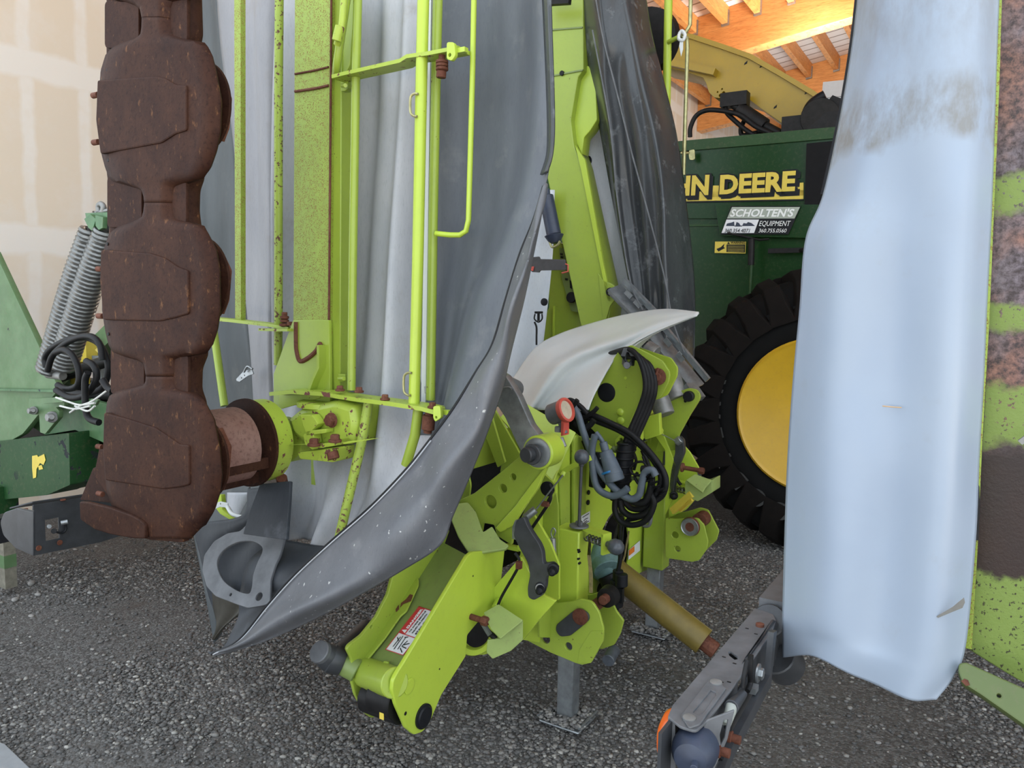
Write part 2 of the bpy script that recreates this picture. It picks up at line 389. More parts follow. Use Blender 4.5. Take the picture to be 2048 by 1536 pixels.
# concrete slab corner, bottom left
sl = [on(-30, 1475, PZ(0)), on(10, 1490, PZ(0)), on(62, 1540, PZ(0)), on(110, 1600, PZ(0)), on(-200, 1620, PZ(0))]
struct(mk('trim_1', concrete, None, plate3([p+Z*.005 for p in sl], .04, n=-Z, bev=.003)))
# drywall
m, nt, b = newmat('taped_drywall')
g = nd(nt, 'ShaderNodeNewGeometry')
def dotp(v):
    d = nd(nt, 'ShaderNodeVectorMath', operation='DOT_PRODUCT'); d.inputs[1].default_value = v; nt.links.new(g.outputs['Position'], d.inputs[0]); return d.outputs['Value']
def mth(op, a, b_=None, c_=None):
    k = nd(nt, 'ShaderNodeMath', operation=op)
    for v, i in ((a, 0), (b_, 1), (c_, 2)):
        if v is None: continue
        if isinstance(v, (int, float)): k.inputs[i].default_value = v
        else: nt.links.new(v, k.inputs[i])
    return k.outputs[0]
nz = mth('MULTIPLY', mth('SUBTRACT', noise(nt, 3, 4, .6), .5), .09)
zz = mth('ADD', dotp((0, 0, 1)), nz); bb = mth('ADD', dotp(tuple(W)), nz)
def band(v, period, phase, w, soft):  # 1 inside a band
    f = mth('ABSOLUTE', mth('SUBTRACT', mth('FRACT', mth('DIVIDE', mth('SUBTRACT', v, phase), period)), .5))
    return ramp(nt, f, [((w-soft)/period/2, 1.), ((w+soft)/period/2, 0.)])
hb = band(zz, 1.20, 2.60-.02, .20, .04)
vb = mth('MULTIPLY', band(bb, .405, 2.83-.405*.5+.08, .085, .03), ramp(nt, noise(nt, 5, 3), [(.3, .5), (.6, 1.)]))
fm = mth('MAXIMUM', hb, vb)
c = mix(nt, noise(nt, 1.5, 3), (.80, .69, .55), (.77, .68, .56)); c = mix(nt, mth('MULTIPLY', fm, .85), c, (.86, .82, .76))
c = mix(nt, ramp(nt, noise(nt, 2.1, 5, .7), [(.5, 0.), (.7, .35)]), c, (.83, .79, .74))
nt.links.new(c, b.inputs['Base Color']); b.inputs['Roughness'].default_value = .85
wallm = m
struct(mk('wall_left', wallm, None, mbox(-4.62, -4.5, -1.2, 20.6, 0, 6.3)))
struct(mk('wall_back', plain('white_back_wall', (.72, .70, .64), .8, var=.08, sc=3), None, mbox(-4.5, 4.6, 20.5, 20.6, 0, 6.6)))
# roof sheets, beams, purlins
m, nt, b = newmat('ribbed_white_roof'); g = nd(nt, 'ShaderNodeNewGeometry')
bb = dotp(tuple(W)); f = mth('FRACT', mth('MULTIPLY', bb, 1/.30))
c = mix(nt, ramp(nt, f, [(0., 1.), (.10, 1.), (.16, 0.), (.9, 0.)]), (.88, .86, .83), (.30, .25, .20))
nt.links.new(c, b.inputs['Base Color']); b.inputs['Roughness'].default_value = .5
ribm = m
def slab(a0, a1, b0, b1, lo, hi):
    P = [MP(a, b_, roofz(a)+h) for h in (lo, hi) for a, b_ in ((a0, b0), (a1, b0), (a1, b1), (a0, b1))]
    return np.array(P), [(0, 3, 2, 1), (4, 5, 6, 7), (0, 1, 5, 4), (1, 2, 6, 5), (2, 3, 7, 6), (3, 0, 4, 7)]
struct(mk('ceiling', ribm, None, slab(-4.7, 4.6, -1.5, 20.8, 0, .03)))
m, nt, b = newmat('orange_larch_timber')
n1 = noise(nt, 5, 5, .65, (.6, .6, 5)); n2 = noise(nt, 22, 4, .6, (.35, .35, 6))
c = mix(nt, ramp(nt, n1, [(.3, 0.), (.7, 1.)]), (.80, .37, .12), (.66, .26, .065)); c = mix(nt, ramp(nt, n2, [(.5, 0.), (.72, .7)]), c, (.28, .075, .015))
nt.links.new(c, b.inputs['Base Color']); b.inputs['Roughness'].default_value = .5; wood = m
k = 2
BEAMS = [-1.3, 2.29, 6.28, 10.28, 14.24, 18.2]
for bb_ in BEAMS:
    struct(mk('trim_%d' % k, wood, None, slab(-4.5, 4.5, bb_, bb_+.3, -.75, -.002), bevel=.008)); k += 1
ends = BEAMS+[20.5]
for i in range(len(ends)-1):
    b0 = ends[i]+.3; b1 = ends[i+1]
    for j in range(17):
        a = -4.3+j*.51
        o = mk('trim_%d' % k, wood, None, slab(a, a+.085, b0+.003, b1-.003, -.265, -.003)); k += 1; struct(o)
hang = [mbox(0, 0, 0, 0, 0, 0)]*0
for i in (2, 3, 4):
    for j in range(17):
        a = -4.3+j*.51
        hang.append(slab(a-.014, a+.099, ends[i]-.05, ends[i]-.002, -.29, -.06))
struct(mk('trim_%d' % k, galv, None, *hang)); k += 1
struct(mk('wall_right_blocker', plain('light_blocking_wall', (.30, .27, .22), .8), None, mbox(4.5, 4.6, 1.2, 20.5, 0, 7.4)))  # unseen side wall, added to keep light off the harvester
# white box under the roof at the back
t = root('wall_cabinet', 'white box fixed high under the timber roof behind the forage harvester', 'box', on(1665, 200, PW(6.0)))
mk('body', white, t, plate([(1650, 165), (1700, 160), (1705, 255), (1640, 262), (1646, 190)], PW(6.0), .3))
mk('lid', white, t, plate([(1646, 164), (1704, 158), (1704, 190), (1643, 196)], PW(5.98), .02))
# ------------------------------------------------------------ gravel (uncountable) and single stones
def ico():
    p = (1+5**.5)/2
    v = np.array([(-1, p, 0), (1, p, 0), (-1, -p, 0), (1, -p, 0), (0, -1, p), (0, 1, p), (0, -1, -p), (0, 1, -p), (p, 0, -1), (p, 0, 1), (-p, 0, -1), (-p, 0, 1)])/1.9
    f = np.array([(0, 11, 5), (0, 5, 1), (0, 1, 7), (0, 7, 10), (0, 10, 11), (1, 5, 9), (5, 11, 4), (11, 10, 2), (10, 7, 6), (7, 1, 8), (3, 9, 4), (3, 4, 2), (3, 2, 6), (3, 6, 8), (3, 8, 9), (4, 9, 5), (2, 4, 11), (6, 2, 10), (8, 6, 7), (9, 8, 1)])
    return v, f
IV, IF = ico()
m, nt, b = newmat('mixed_pebbles')
oi = nd(nt, 'ShaderNodeAttribute'); oi.attribute_name = 'tone'
c = ramp(nt, oi.outputs['Fac'], [(0., (.03, .029, .030)), (.4, (.075, .072, .070)), (.75, (.16, .152, .145)), (.93, (.25, .235, .21)), (1., (.45, .43, .39))])
c = mix(nt, .25, c, mix(nt, noise(nt, 150, 4), (.02, .02, .02), (.35, .33, .3)))
nt.links.new(c, b.inputs['Base Color']); b.inputs['Roughness'].default_value = .75; pebm = m
def pebbles(name, P, S, tones, parent=None, label=None, cat=None):
    n = len(P); th = RNG.random(n)*6.28; sc = S[:, None]*np.stack([1+.5*RNG.random(n), .75+.4*RNG.random(n), .45+.35*RNG.random(n)], -1)
    v = IV[None]*(1+.25*(RNG.random((n, 12, 1))-.5))*sc[:, None, :]
    c_, s_ = np.cos(th)[:, None], np.sin(th)[:, None]
    v = np.stack([v[..., 0]*c_-v[..., 1]*s_, v[..., 0]*s_+v[..., 1]*c_, v[..., 2]], -1)+P[:, None, :]
    f = (IF[None]+12*np.arange(n)[:, None, None]).reshape(-1, 3); v = v.reshape(-1, 3)
    me = bpy.data.meshes.new(name); me.vertices.add(len(v)); me.loops.add(len(f)*3); me.polygons.add(len(f))
    ctr = v.mean(0); me.vertices.foreach_set('co', (v-ctr).ravel()); me.loops.foreach_set('vertex_index', f.ravel().astype(np.int32))
    me.polygons.foreach_set('loop_start', (np.arange(len(f))*3).astype(np.int32)); me.update(); me.validate()
    at = me.attributes.new('tone', 'FLOAT', 'POINT'); at.data.foreach_set('value', np.repeat(tones, 12).astype(np.float32))
    me.materials.append(pebm); o = bpy.data.objects.new(name, me); COL.objects.link(o)
    pp = POS[parent.name] if parent is not None else 0
    if parent is not None: o.parent = parent
    o.location = ctr-pp; POS[o.name] = ctr; o['kind'] = 'stuff'
    if label: o['label'] = label; o['category'] = cat
    return o
n = 330000
px_ = RNG.uniform(-2.9, 3.0, n); py_ = 1.35+4.4*RNG.random(n)**1.5
vis = abs(px_) < py_*.74+.35; px_, py_ = px_[vis], py_[vis]; n = len(px_)
cl = np.sin(px_*2.1+py_*.9)+np.sin(px_*3.3-py_*2.7+2)+np.sin(px_*1.1+py_*5.2+.5)*.8
keep = RNG.random(n) < np.clip(.50+.38*cl, .07, 1); px_, py_ = px_[keep], py_[keep]; n = len(px_)
S = .0032+.0078*RNG.random(n)**2.2
P = np.stack([px_, py_, fz(px_, py_)+S*.25], -1)
pebbles('gravel', P, S, RNG.random(n)**1.1, None, 'dark loose gravel of crushed stone covering the shed floor', 'gravel')
def stone(px, py, r, i):
    c = on(px, py, PZ(0)); v = IV.copy(); rr = np.random.default_rng(i)
    v = v*(1+.3*(rr.random((12, 1))-.5))*r*V(1.3, .9, .6); th = rr.random()*6
    v = np.stack([v[:, 0]*math.cos(th)-v[:, 1]*math.sin(th), v[:, 0]*math.sin(th)+v[:, 1]*math.cos(th), v[:, 2]], -1)+c+Z*(r*.35+fz(c[0], c[1]))
    return v, [tuple(f) for f in IF]
stm = plain('pale_grey_stone', (.30, .285, .265), .8, var=.3, sc=60)
ST = [(62, 1158, .030, 'grey stone heaped against the foot of the green and white wooden post'), (30, 1190, .026, 'dark stone lying in front of the wooden post foot'), (75, 1180, .022, 'small rounded stone right of the wooden post foot'),
      (180, 1182, .020, 'flat pale stone alone on the dark gravel right of the wooden post'), (62, 1225, .018, 'pale stone on the gravel below the wooden post'), (185, 1295, .012, 'small pale stone in the left foreground gravel'),
      (626, 1427, .011, 'bright pale stone lying left of the lime arm with the danger label'), (533, 1480, .010, 'smooth light grey pebble near the bottom edge of the picture'), (1700, 1415, .014, 'whitish stone at the rim of the hollow below the white tarpaulin'), (1757, 1480, .012, 'pale tan stone right of the hollow in the gravel')]
for i, (x, y, r, lb) in enumerate(ST):
    o = mk('stone', stm, None, stone(x, y, r, i), smooth=60, sub=1); o['label'] = lb; o['category'] = 'stone'; o['group'] = 'single stones on the gravel'
# ============================================================ forage harvester (green, yellow spout)
fh = root('forage_harvester', 'large green and yellow forage harvester parked behind the lime mower', 'harvester', MP(0, 3.3, 0))
JP = PW(3.0)
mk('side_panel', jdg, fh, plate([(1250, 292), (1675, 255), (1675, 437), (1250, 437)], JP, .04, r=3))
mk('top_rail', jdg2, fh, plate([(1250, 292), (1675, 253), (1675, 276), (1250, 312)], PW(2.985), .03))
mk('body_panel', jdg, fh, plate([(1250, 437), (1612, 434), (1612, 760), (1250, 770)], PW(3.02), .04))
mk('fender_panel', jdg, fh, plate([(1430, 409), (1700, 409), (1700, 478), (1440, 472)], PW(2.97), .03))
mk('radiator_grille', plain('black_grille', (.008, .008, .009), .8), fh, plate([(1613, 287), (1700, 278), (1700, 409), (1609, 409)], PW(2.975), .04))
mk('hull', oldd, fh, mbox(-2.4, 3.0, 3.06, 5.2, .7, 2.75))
mk('lower_frame', darkm, fh, mbox(-2.0, 3.0, 3.3, 3.5, .45, .8))
mk('seam_strip', jdg2, fh, plate([(1370, 449), (1450, 448), (1450, 452), (1370, 453)], PW(3.01), .01))
ys_ = mk('yellow_stripe', ylabel, fh, plate([(1250, 397), (1607, 390), (1607, 398), (1250, 405)], PW(2.992), .004), label='yellow stripe with black lower edge')
mk('stripe_edge', black, ys_, plate([(1250, 405), (1607, 398), (1607, 401), (1250, 408)], PW(2.991), .004))
mk('stripe_step', ylabel, ys_, plate([(1424, 371), (1440, 371), (1437, 396), (1424, 397)], PW(2.991), .003), plate([(1594, 366), (1607, 365), (1607, 391), (1592, 391)], PW(2.991), .003),
   plate([(1250, 385), (1607, 380), (1607, 391), (1250, 398)], PW(2.991), .003))
lt = mk('lettering', ylabel, fh, *[text('', s, None, 'geom', (x0, y0), (x1, y1), 35, PW(2.985), .0, .042, lift=.004, t=.002) for s, x0, y0, x1, y1 in (('JOHN', 1292, 392, 1417, 388), ('DEERE', 1439, 387, 1590, 380))], smooth=0, label='yellow block letters with black shadow')
mk('letter_shadow', black, lt, *[text('', s, None, 'geom', (x0, y0), (x1, y1), h, PW(2.987), .0, bo, lift=lf, t=.002) for s, x0, y0, x1, y1, h, bo, lf in (
    ('JOHN', 1290, 394, 1420, 390, 38, .075, .0005), ('DEERE', 1437, 389, 1593, 382, 38, .075, .0005), ('JOHN', 1296, 399, 1424, 395, 38, .07, -.002), ('DEERE', 1442, 394, 1599, 387, 38, .07, -.002),
    ('JOHN', 1293, 396, 1421, 392, 38, .07, -.001), ('DEERE', 1439, 391, 1595, 384, 38, .07, -.001))], smooth=0)
# dealer sign
SP = PW(2.955)
sg = mk('dealer_sign', black, fh, plate([(1462, 412), (1602, 412), (1577, 469), (1441, 469)], SP, .006), label='slanted dealer sign with telephone numbers')
grl = plain('sign_grey', (.36, .40, .34), .5, var=.05)
mk('sign_top_band', grl, sg, plate([(1464, 414), (1600, 414), (1589, 437), (1454, 437)], PW(2.952), .002))
mk('sign_white_field', white, sg, plate([(1453, 439), (1518, 439), (1508, 466), (1443, 466)], PW(2.952), .002))
wl = plain('sign_letter_white', (.8, .82, .8), .5, var=.03)
mk('sign_lettering', wl, sg, text('', "SCHOLTEN'S", None, 'geom', (1460, 433), (1588, 433), 14, PW(2.951), .25, .03, lift=.002), text('', 'EQUIPMENT', None, 'geom', (1518, 452), (1581, 452), 10, PW(2.951), .25, 0, lift=.002), text('', '360.755.0560', None, 'geom', (1517, 465), (1573, 465), 7.5, PW(2.951), .25, 0, lift=.002))
mk('sign_phone_number', black, sg, text('', '360.354.4071', None, 'geom', (1449, 465), (1500, 465), 7.5, PW(2.951), .25, 0, lift=.002))
mk('sign_truck_picture', navy, sg, plate([(1452, 452), (1454, 447), (1463, 445), (1468, 443), (1469, 452)], PW(2.950), .001), plate([(1469, 453), (1484, 453), (1484, 451), (1469, 451)], PW(2.950), .001),
   plate([(1471, 451), (1473, 444), (1478, 446), (1481, 451)], PW(2.950), .001), plate([(1484, 452), (1487, 446), (1493, 447), (1496, 444), (1503, 446), (1510, 452)], PW(2.950), .001))
ws = mk('warning_label', ylabel, fh, plate([(1430, 483), (1492, 483), (1491, 507), (1429, 506)], PW(3.0), .004))
mk('label_field', black, ws, plate([(1453, 489), (1490, 489), (1490, 505), (1453, 504)], PW(2.998), .002), text('', 'WARNING', None, 'geom', (1461, 487.5), (1490, 487.5), 4.6, PW(2.997), 0, .01),
   plate([(1454, 488), (1460, 488), (1457, 483.5)], PW(2.998), .002), plate([(1433, 498), (1442, 494), (1449, 487), (1447, 494), (1450, 496), (1444, 499), (1437, 503)], PW(2.998), .002))
mk('label_lines', ylabel, ws, *[plate([(1455, y), (1488, y), (1488, y+.8), (1455, y+.8)], PW(2.995), .001) for y in (492, 495.5, 499, 502)])
mk('latch_rod', darkm, fh, tube([on(1503, 478, PW(2.93)), on(1502, 530, PW(2.93))], .022), tube([on(1455, 466, PW(2.93)), on(1520, 480, PW(2.93)), on(1538, 478, PW(2.93))], .008, False))
mk('green_rod', jdg2, fh, tube([on(1503, 530, PW(2.93)), on(1500, 600, PW(2.93))], .012))
mk('hinge_bar', darkm, fh, plate([(1536, 497), (1612, 495), (1612, 505), (1536, 507)], PW(2.96), .02), cyl(on(1602, 501, PW(2.96)), on(1610, 501, PW(2.9)), .015))
mk('side_latch', zinc, fh, plate([(1377, 301, 4), (1389, 298, 4), (1390, 320, 5), (1378, 320, 5)], PW(2.93), .01), tube([on(1362, 306, PW(2.93)), on(1378, 306, PW(2.93))], .01))
# spout
spr = [(1310, 62), (1345, 66), (1385, 74), (1440, 92), (1500, 113), (1560, 147), (1625, 186), (1680, 225), (1680, 262), (1600, 250), (1566, 248), (1530, 223), (1500, 200), (1475, 192), (1455, 192), (1440, 196), (1428, 195), (1418, 185), (1413, 168), (1406, 155), (1370, 143), (1310, 130)]
s_ = mk('spout', yel, fh, plate(spr, PW(3.6), .42, r=2, holes=[(1440, 191, 2.8), (1447, 186, 3.2), (1435, 184, 1.6), (1444, 178, 1.6)]), label='yellow discharge spout')
mk('spout_flange', yel, s_, rbar([on(x, y, PW(3.585)) for x, y in spr[:9]], .03, .035), rbar([on(x, y, PW(3.56)) for x, y in ((1330, 124), (1360, 130), (1432, 146))], .09, .05))
mk('slot', darkm, s_, *[plate([(x, y), (x+16, y+7*k), (x+16, y+2+7*k), (x, y+2)], PW(3.597), .002) for x, y, k in ((1400, 80, .3), (1432, 90, .4), (1464, 101, .6), (1497, 114, .9), (1540, 136, 1.1), (1578, 155, 1.3))],
   *[plate([(x, y+3), (x+6, y-2), (x+5, y+4), (x-1, y+7)], PW(3.597), .002) for x, y in ((1489, 123), (1520, 129), (1610, 182), (1548, 211))])
mk('spout_pivot', darkm, fh, cyl(on(1640, 235, PW(3.3)), on(1640, 235, PW(4.2)), .13), mbox(-.1, .9, 3.3, 3.9, 2.74, 2.95), plate([(1595, 262), (1640, 222), (1665, 190), (1690, 200), (1690, 262)], PW(3.5), .1))
mk('black_pipe', black, fh, tube([on(x, y, PW(3.4)) for x, y in ((1612, 238), (1614, 225), (1622, 210), (1636, 198), (1650, 190))], .035))
mk('lift_cylinder', darkm, fh, cyl(on(1478, 217, PW(3.5)), on(1530, 252, PW(3.5)), .055), cyl(on(1462, 204, PW(3.5)), on(1480, 218, PW(3.5)), .035), cyl(on(1530, 252, PW(3.5)), on(1560, 268, PW(3.5)), .035), box(on(1470, 200, PW(3.5)), .1, .05, .05))
for i, pts in enumerate([[(1380, 274), (1381, 255), (1392, 232), (1412, 221), (1440, 221), (1480, 230), (1510, 252), (1545, 268)], [(1452, 200), (1452, 222), (1468, 240), (1495, 262), (1520, 276)], [(1475, 200), (1495, 215), (1510, 232), (1516, 248)], [(1489, 240), (1482, 256), (1484, 270), (1500, 268), (1530, 262)]]):
    mk('hydraulic_hose', rubber, fh, tube([on(x, y, PW(3.45+.05*i)) for x, y in pts], .018))
# wheel
wc = on(1655, 815, PW(2.85)); wc[2] = .93
wh = mk('wheel', tyre, fh, lathe(wc-W*.36, W, [(0.03, .47), (.0, .52), (-.0, .60), (.02, .70), (.05, .80), (.10, .855), (.2, .875), (.36, .88), (.52, .875), (.62, .855), (.67, .80), (.7, .6), (.69, .47)], 72), label='big black lugged tyre')
lugs = []
for k in range(26):
    for s, ph in ((0, 0), (1, .5)):
        t0 = (k+ph)/26*2*math.pi; P = []
        for u, (w_, dr, dt) in enumerate(((-.02, -.16, 0.), (.05, -.02, .02), (.2, .055, .09), (.36, .055, .19), (.40, .05, .21))):
            ww = -.36+w_ if s == 0 else .34-w_
            th = t0+dt; rr = .88+dr
            T = N*math.cos(th)+Z*math.sin(th); Tn = -N*math.sin(th)+Z*math.cos(th); h = .045-.004*u
            c = wc+W*ww
            P.append(np.array([c+T*(rr)+Tn*(h+.02), c+T*(rr)-Tn*h, c+T*(rr-.12)-Tn*(h+.03), c+T*(rr-.12)+Tn*(h+.05)]))
        lugs.append(skin(P))
mk('tread_lug', tyreb, wh, *lugs, bevel=.006)
mk('wheel_rim', rimy, fh, lathe(wc-W*.37, W, [(.0, .455), (-.015, .475), (.0, .49), (.02, .48), (.03, .44), (.10, .425), (.13, .36), (.15, .30), (.12, .20), (.10, .05), (.14, .05), (.16, .3), (.2, .42), (.6, .44)], 64), label='yellow steel rim')
def arctext(s, ctr, r, a0, da, h, pl_b):   # raised sidewall lettering around the hub
    out = []
    for i, ch in enumerate(s):
        th = a0-i*da
        cu = bpy.data.curves.new('tmp', 'FONT'); cu.body = ch; cu.extrude = .004; cu.align_x = 'CENTER'; cu.size = h; cu.offset = .004
        o = bpy.data.objects.new('tmp', cu); COL.objects.link(o); dg = bpy.context.evaluated_depsgraph_get(); me = bpy.data.meshes.new_from_object(o.evaluated_get(dg))
        co = np.zeros(len(me.vertices)*3); me.vertices.foreach_get('co', co); co = co.reshape(-1, 3); f = [tuple(p.vertices) for p in me.polygons]
        bpy.data.objects.remove(o); bpy.data.curves.remove(cu); bpy.data.meshes.remove(me)
        T = N*math.cos(th)+Z*math.sin(th); E = N*math.sin(th)-Z*math.cos(th)
        out.append((ctr+T*r+co[:, :1]*E+co[:, 1:2]*T-W*(pl_b+co[:, 2:]), f))
    return out
mk('sidewall_lettering', plain('raised_sidewall_rubber', (.05, .05, .048), .6), wh, *arctext('GOODYEAR', wc, .60, math.radians(180+88), math.radians(14.5), .15, .372), smooth=0)
mk('sidewall_size_marking', tyre, wh, *arctext('800/65R32', wc, .64, math.radians(152), math.radians(7), .08, .372), smooth=0)
mk('axle', darkm, fh, cyl(wc-W*.2, wc+W*1.2, .14))
# ============================================================ old green implement, far left
og = root('old_green_implement', 'weathered green implement with twin coil springs at the left wall', 'implement', MP(-3.4, -.5, 0))
A_ = PW(-.5)
mk('main_plate', paleg, og, plate([(-60, 440), (-10, 505), (118, 778), (60, 850), (45, 868), (10, 888), (-80, 900)], A_, .03, r=3), label='pale green sloping side plate')
mk('plate_seam', oldg, og, rbar([on(x, y, PW(-.515)) for x, y in ((-60, 775), (0, 779), (116, 782))], .012, .012))
mk('hitch_backing', oldg, og, plate([(55, 800), (118, 790), (180, 800), (230, 812), (240, 900), (150, 860), (90, 870), (58, 850)], PW(-.42), .03, r=3))
mk('hitch_plate', paleg, og, plate([(58, 797), (130, 795), (128, 812), (112, 815), (118, 822), (118, 835), (105, 850), (90, 868), (80, 865), (78, 830), (58, 828)], PW(-.56), .02, r=2), plate([(84, 797, 6), (126, 793, 6), (127, 804, 6), (86, 808, 6)], PW(-.6), .015), label='pale green hitch plate')
for x, y, r in ((67, 821, 8), (104, 834, 11)):
    mk('bolt', steel, og, cyl(on(x, y, PW(-.56)), on(x, y, PW(-.58)), r*.0025), hexa(on(x, y, PW(-.58)), -W, r*.0019, .025), cyl(on(x, y, PW(-.58)), on(x, y, PW(-.63)), r*.0011))
mk('cross_beam', oldd, og, plate([(-80, 888), (0, 882), (138, 866), (140, 970), (95, 990), (0, 1000), (-80, 1000)], PW(-.52), .15, r=3), label='dark worn green box beam with remains of a yellow decal')
mk('decal_remains', ylabel, og, plate([(64, 912), (74, 910), (76, 914), (88, 908), (91, 920), (87, 930), (80, 926), (73, 938), (72, 955), (66, 957), (64, 935)], PW(-.523), .001), plate([(76, 932), (83, 930), (86, 938), (78, 940)], PW(-.523), .001))
mk('box_beam', jdg, og, plate([(138, 860), (260, 830), (260, 950), (150, 978), (138, 975)], PW(-.3), .2), label='dark green box beam')
mk('link_arm', paleg, og, rbar([on(100, 790, PW(-.2)), on(235, 660, PW(-.2))], .08, .09), rbar([on(60, 770, PW(-.1)), on(240, 690, PW(-.1))], .06, .05))
mk('support_post', plain('weathered_wood', (.23, .21, .16), .8, var=.4, sc=30), og, box(on(14, 1120, PW(-.5))-Z*.0, .035, .03, .15), label='weathered wooden post with green band')
P_ = on(14, 1120, PW(-.5)); zt = P_[2]
mk('post_band', paleg, og, box(P_+Z*-.0, .0365, .0315, .035))
mk('post_upper', oldd, og, box(P_+Z*.28, .05, .05, .14))
# springs
tp = on(196, 448, PW(-.62)); bt = on(112, 742, PW(-.62))
for k, dx in enumerate((-14, 15)):
    p0 = on(196+dx, 458+k*2, PW(-.62)); p1 = on(112+dx*.9, 742-k*8, PW(-.62)); ax = unit(p1-p0); L = np.linalg.norm(p1-p0)
    a_, b_, _ = frame(ax); turns = 36; tt = np.linspace(0, turns, turns*12)
    r_ = .036+.016*np.sin(np.minimum(tt/turns*3.1, 1.57))
    pts = np.array([p0+ax*L*t/turns+r*(math.cos(t*6.283)*a_+math.sin(t*6.283)*b_) for t, r in zip(tt, r_)])
    mk('coil_spring', spring, og, tube(pts, .0115, False, 6), tube([p0-ax*.08, p0+ax*.02], .014), label='grey coil tension spring')
mk('spring_bracket', oldg, og, plate([(170, 426), (222, 424), (222, 437), (172, 438)], PW(-.64), .09), plate([(168, 438), (180, 428), (192, 438), (184, 462), (176, 455)], PW(-.66), .02), plate([(190, 430), (206, 434), (205, 456), (197, 460), (191, 452)], PW(-.66), .02))
mk('shackle', steel, og, tube([on(x, y, PW(-.62)) for x, y in ((198, 424), (197, 413), (202, 408), (207, 413), (206, 424))], .012), tube([on(190, 426, PW(-.62)), on(220, 420, PW(-.62))], .008))
mk('lower_spring_bolt', steel, og, cyl(on(96, 748, PW(-.62)), on(126, 752, PW(-.62)), .02))
for i, pts in enumerate([[(92, 735), (90, 715), (105, 695), (140, 678), (175, 676), (200, 690), (214, 720), (216, 745), (205, 775), (180, 785), (150, 786), (120, 780)],
                         [(95, 742), (105, 712), (130, 688), (160, 674), (185, 674), (200, 690), (205, 720)], [(110, 705), (130, 700), (148, 715), (158, 745), (155, 770), (135, 778), (115, 770)],
                         [(172, 722), (186, 730), (193, 745), (190, 765), (170, 790), (140, 795), (112, 780)], [(176, 745), (170, 765), (172, 820), (180, 838), (198, 845)], [(205, 760), (215, 775), (225, 782)]]):
    mk('hydraulic_hose', rubber, og, tube([on(x, y, PW(-.75-.03*i)) for x, y in pts], .013), label='coiled black hose')
for i, pts in enumerate([[(112, 795), (135, 803), (160, 810), (190, 806)], [(120, 812), (150, 818), (180, 812)], [(140, 825), (160, 812), (185, 802), (222, 775)], [(150, 812), (175, 822), (190, 812)]]):
    mk('twine', string, og, tube([on(x, y, PW(-.9)) for x, y in pts], .004))
mk('link_tab', paleg, og, plate([(177, 806), (182, 797, 3), (196, 800, 4), (190, 812, 4)], PW(-.88), .012, holes=[(185, 801, 2)]))
mk('oily_linkage', darkm, og, *[tube([on(x, y, PW(-.35)), on(x2, y2, PW(-.35))], .03) for x, y, x2, y2 in ((70, 770, 220, 720), (90, 800, 230, 790), (100, 865, 220, 840))], mbox(-4.1, -3.2, -.1, .1, .7, 1.1))
for x, y in ((175, 700), (205, 735), (160, 745)): mk('valve_block', galv if x > 200 else ylabel, og, box(on(x, y, PW(-.3)), .04, .03, .06))
mk('yellow_tag', ylabel, og, plate([(190, 700), (200, 688), (208, 692), (200, 710)], PW(-.4), .002))
# ============================================================ lime butterfly mower: one machine; centre frame on two stands, wings folded up
mw = root('hay_mower', 'lime green folded mower with long grey fabric skirts standing on two metal stands', 'mower', G)
def hx_bolt(P, ax, r, mat, parent, stud=0, name='bolt', lab=None):
    g = [cyl(P, P+ax*r*.25, r*1.25), hexa(P+ax*r*.25, ax, r, r*.8)]
    if stud: g.append(cyl(P, P+ax*(r+stud), r*.5))
    return mk(name, mat, parent, *g, label=lab)
# ---- cutter bar with skid shoes (hangs upright on the left)
CB = -1.27
def shoe(rows, b, edge=.03, t=.012):
    def prof(tt, y):
        e = abs(2*tt-1); return edge*max(0, e-.55)**1.6*2.0
    R = []
    ys = np.array([r[0] for r in rows]); lo = np.array([r[1] for r in rows]); hi = np.array([r[2] for r in rows])
    yy = np.linspace(ys[0], ys[-1], 56); pl = PW(b)
    L = np.interp(yy, ys, lo); H = np.interp(yy, ys, hi)
    return [[on(L[i]+(H[i]-L[i])*q, y, pl)+W*(prof(q, y)+.004*(1-math.sin(min(1, max(0, (H[i]-L[i]-50)/150))*1.57))-.010*math.exp(-((q-.93)/.05)**2)*(H[i]-L[i] > 160)) for q in np.linspace(0, 1, 19)] for i, y in enumerate(yy)]
def gridraw(R):
    R = np.array(R); m_, n_ = R.shape[:2]
    return R.reshape(-1, 3), [(i*n_+j, i*n_+j+1, (i+1)*n_+j+1, (i+1)*n_+j) for i in range(m_-1) for j in range(n_-1)]
bar = mk('cutter_bar', rust, mw, plate([(209, -60), (372, -60), (376, 60), (372, 80), (371, 120), (374, 300), (380, 352), (371, 378), (370, 420), (374, 450), (385, 640), (388, 712), (377, 740), (376, 780), (385, 806), (395, 900), (380, 1060), (300, 1072), (250, 1040), (222, 960), (222, 700), (214, 640), (214, 380), (209, 340)], PW(CB+.006), .05, r=8, bev=.012),
          *[plate([(x0, y0), (x1, y0+2), (x1, y1), (x0, y1)], PW(CB-.003), .01, r=12) for x0, x1, y0, y1 in ((209, 277, 2, 96), (214, 283, 352, 455), (221, 288, 690, 788), (338, 374, -20, 84), (340, 372, 352, 454), (343, 376, 706, 806))], label='rusted cutter bar')
T1 = [(36, 279, 333), (58, 278, 334), (70, 275, 338), (80, 266, 346), (88, 240, 396), (92, 225, 404), (108, 207, 415), (140, 197, 423), (200, 193, 434), (262, 193, 432), (300, 197, 424), (334, 206, 412), (352, 214, 398), (360, 222, 356), (367, 262, 344), (374, 276, 340), (390, 282, 338), (405, 284, 337)]
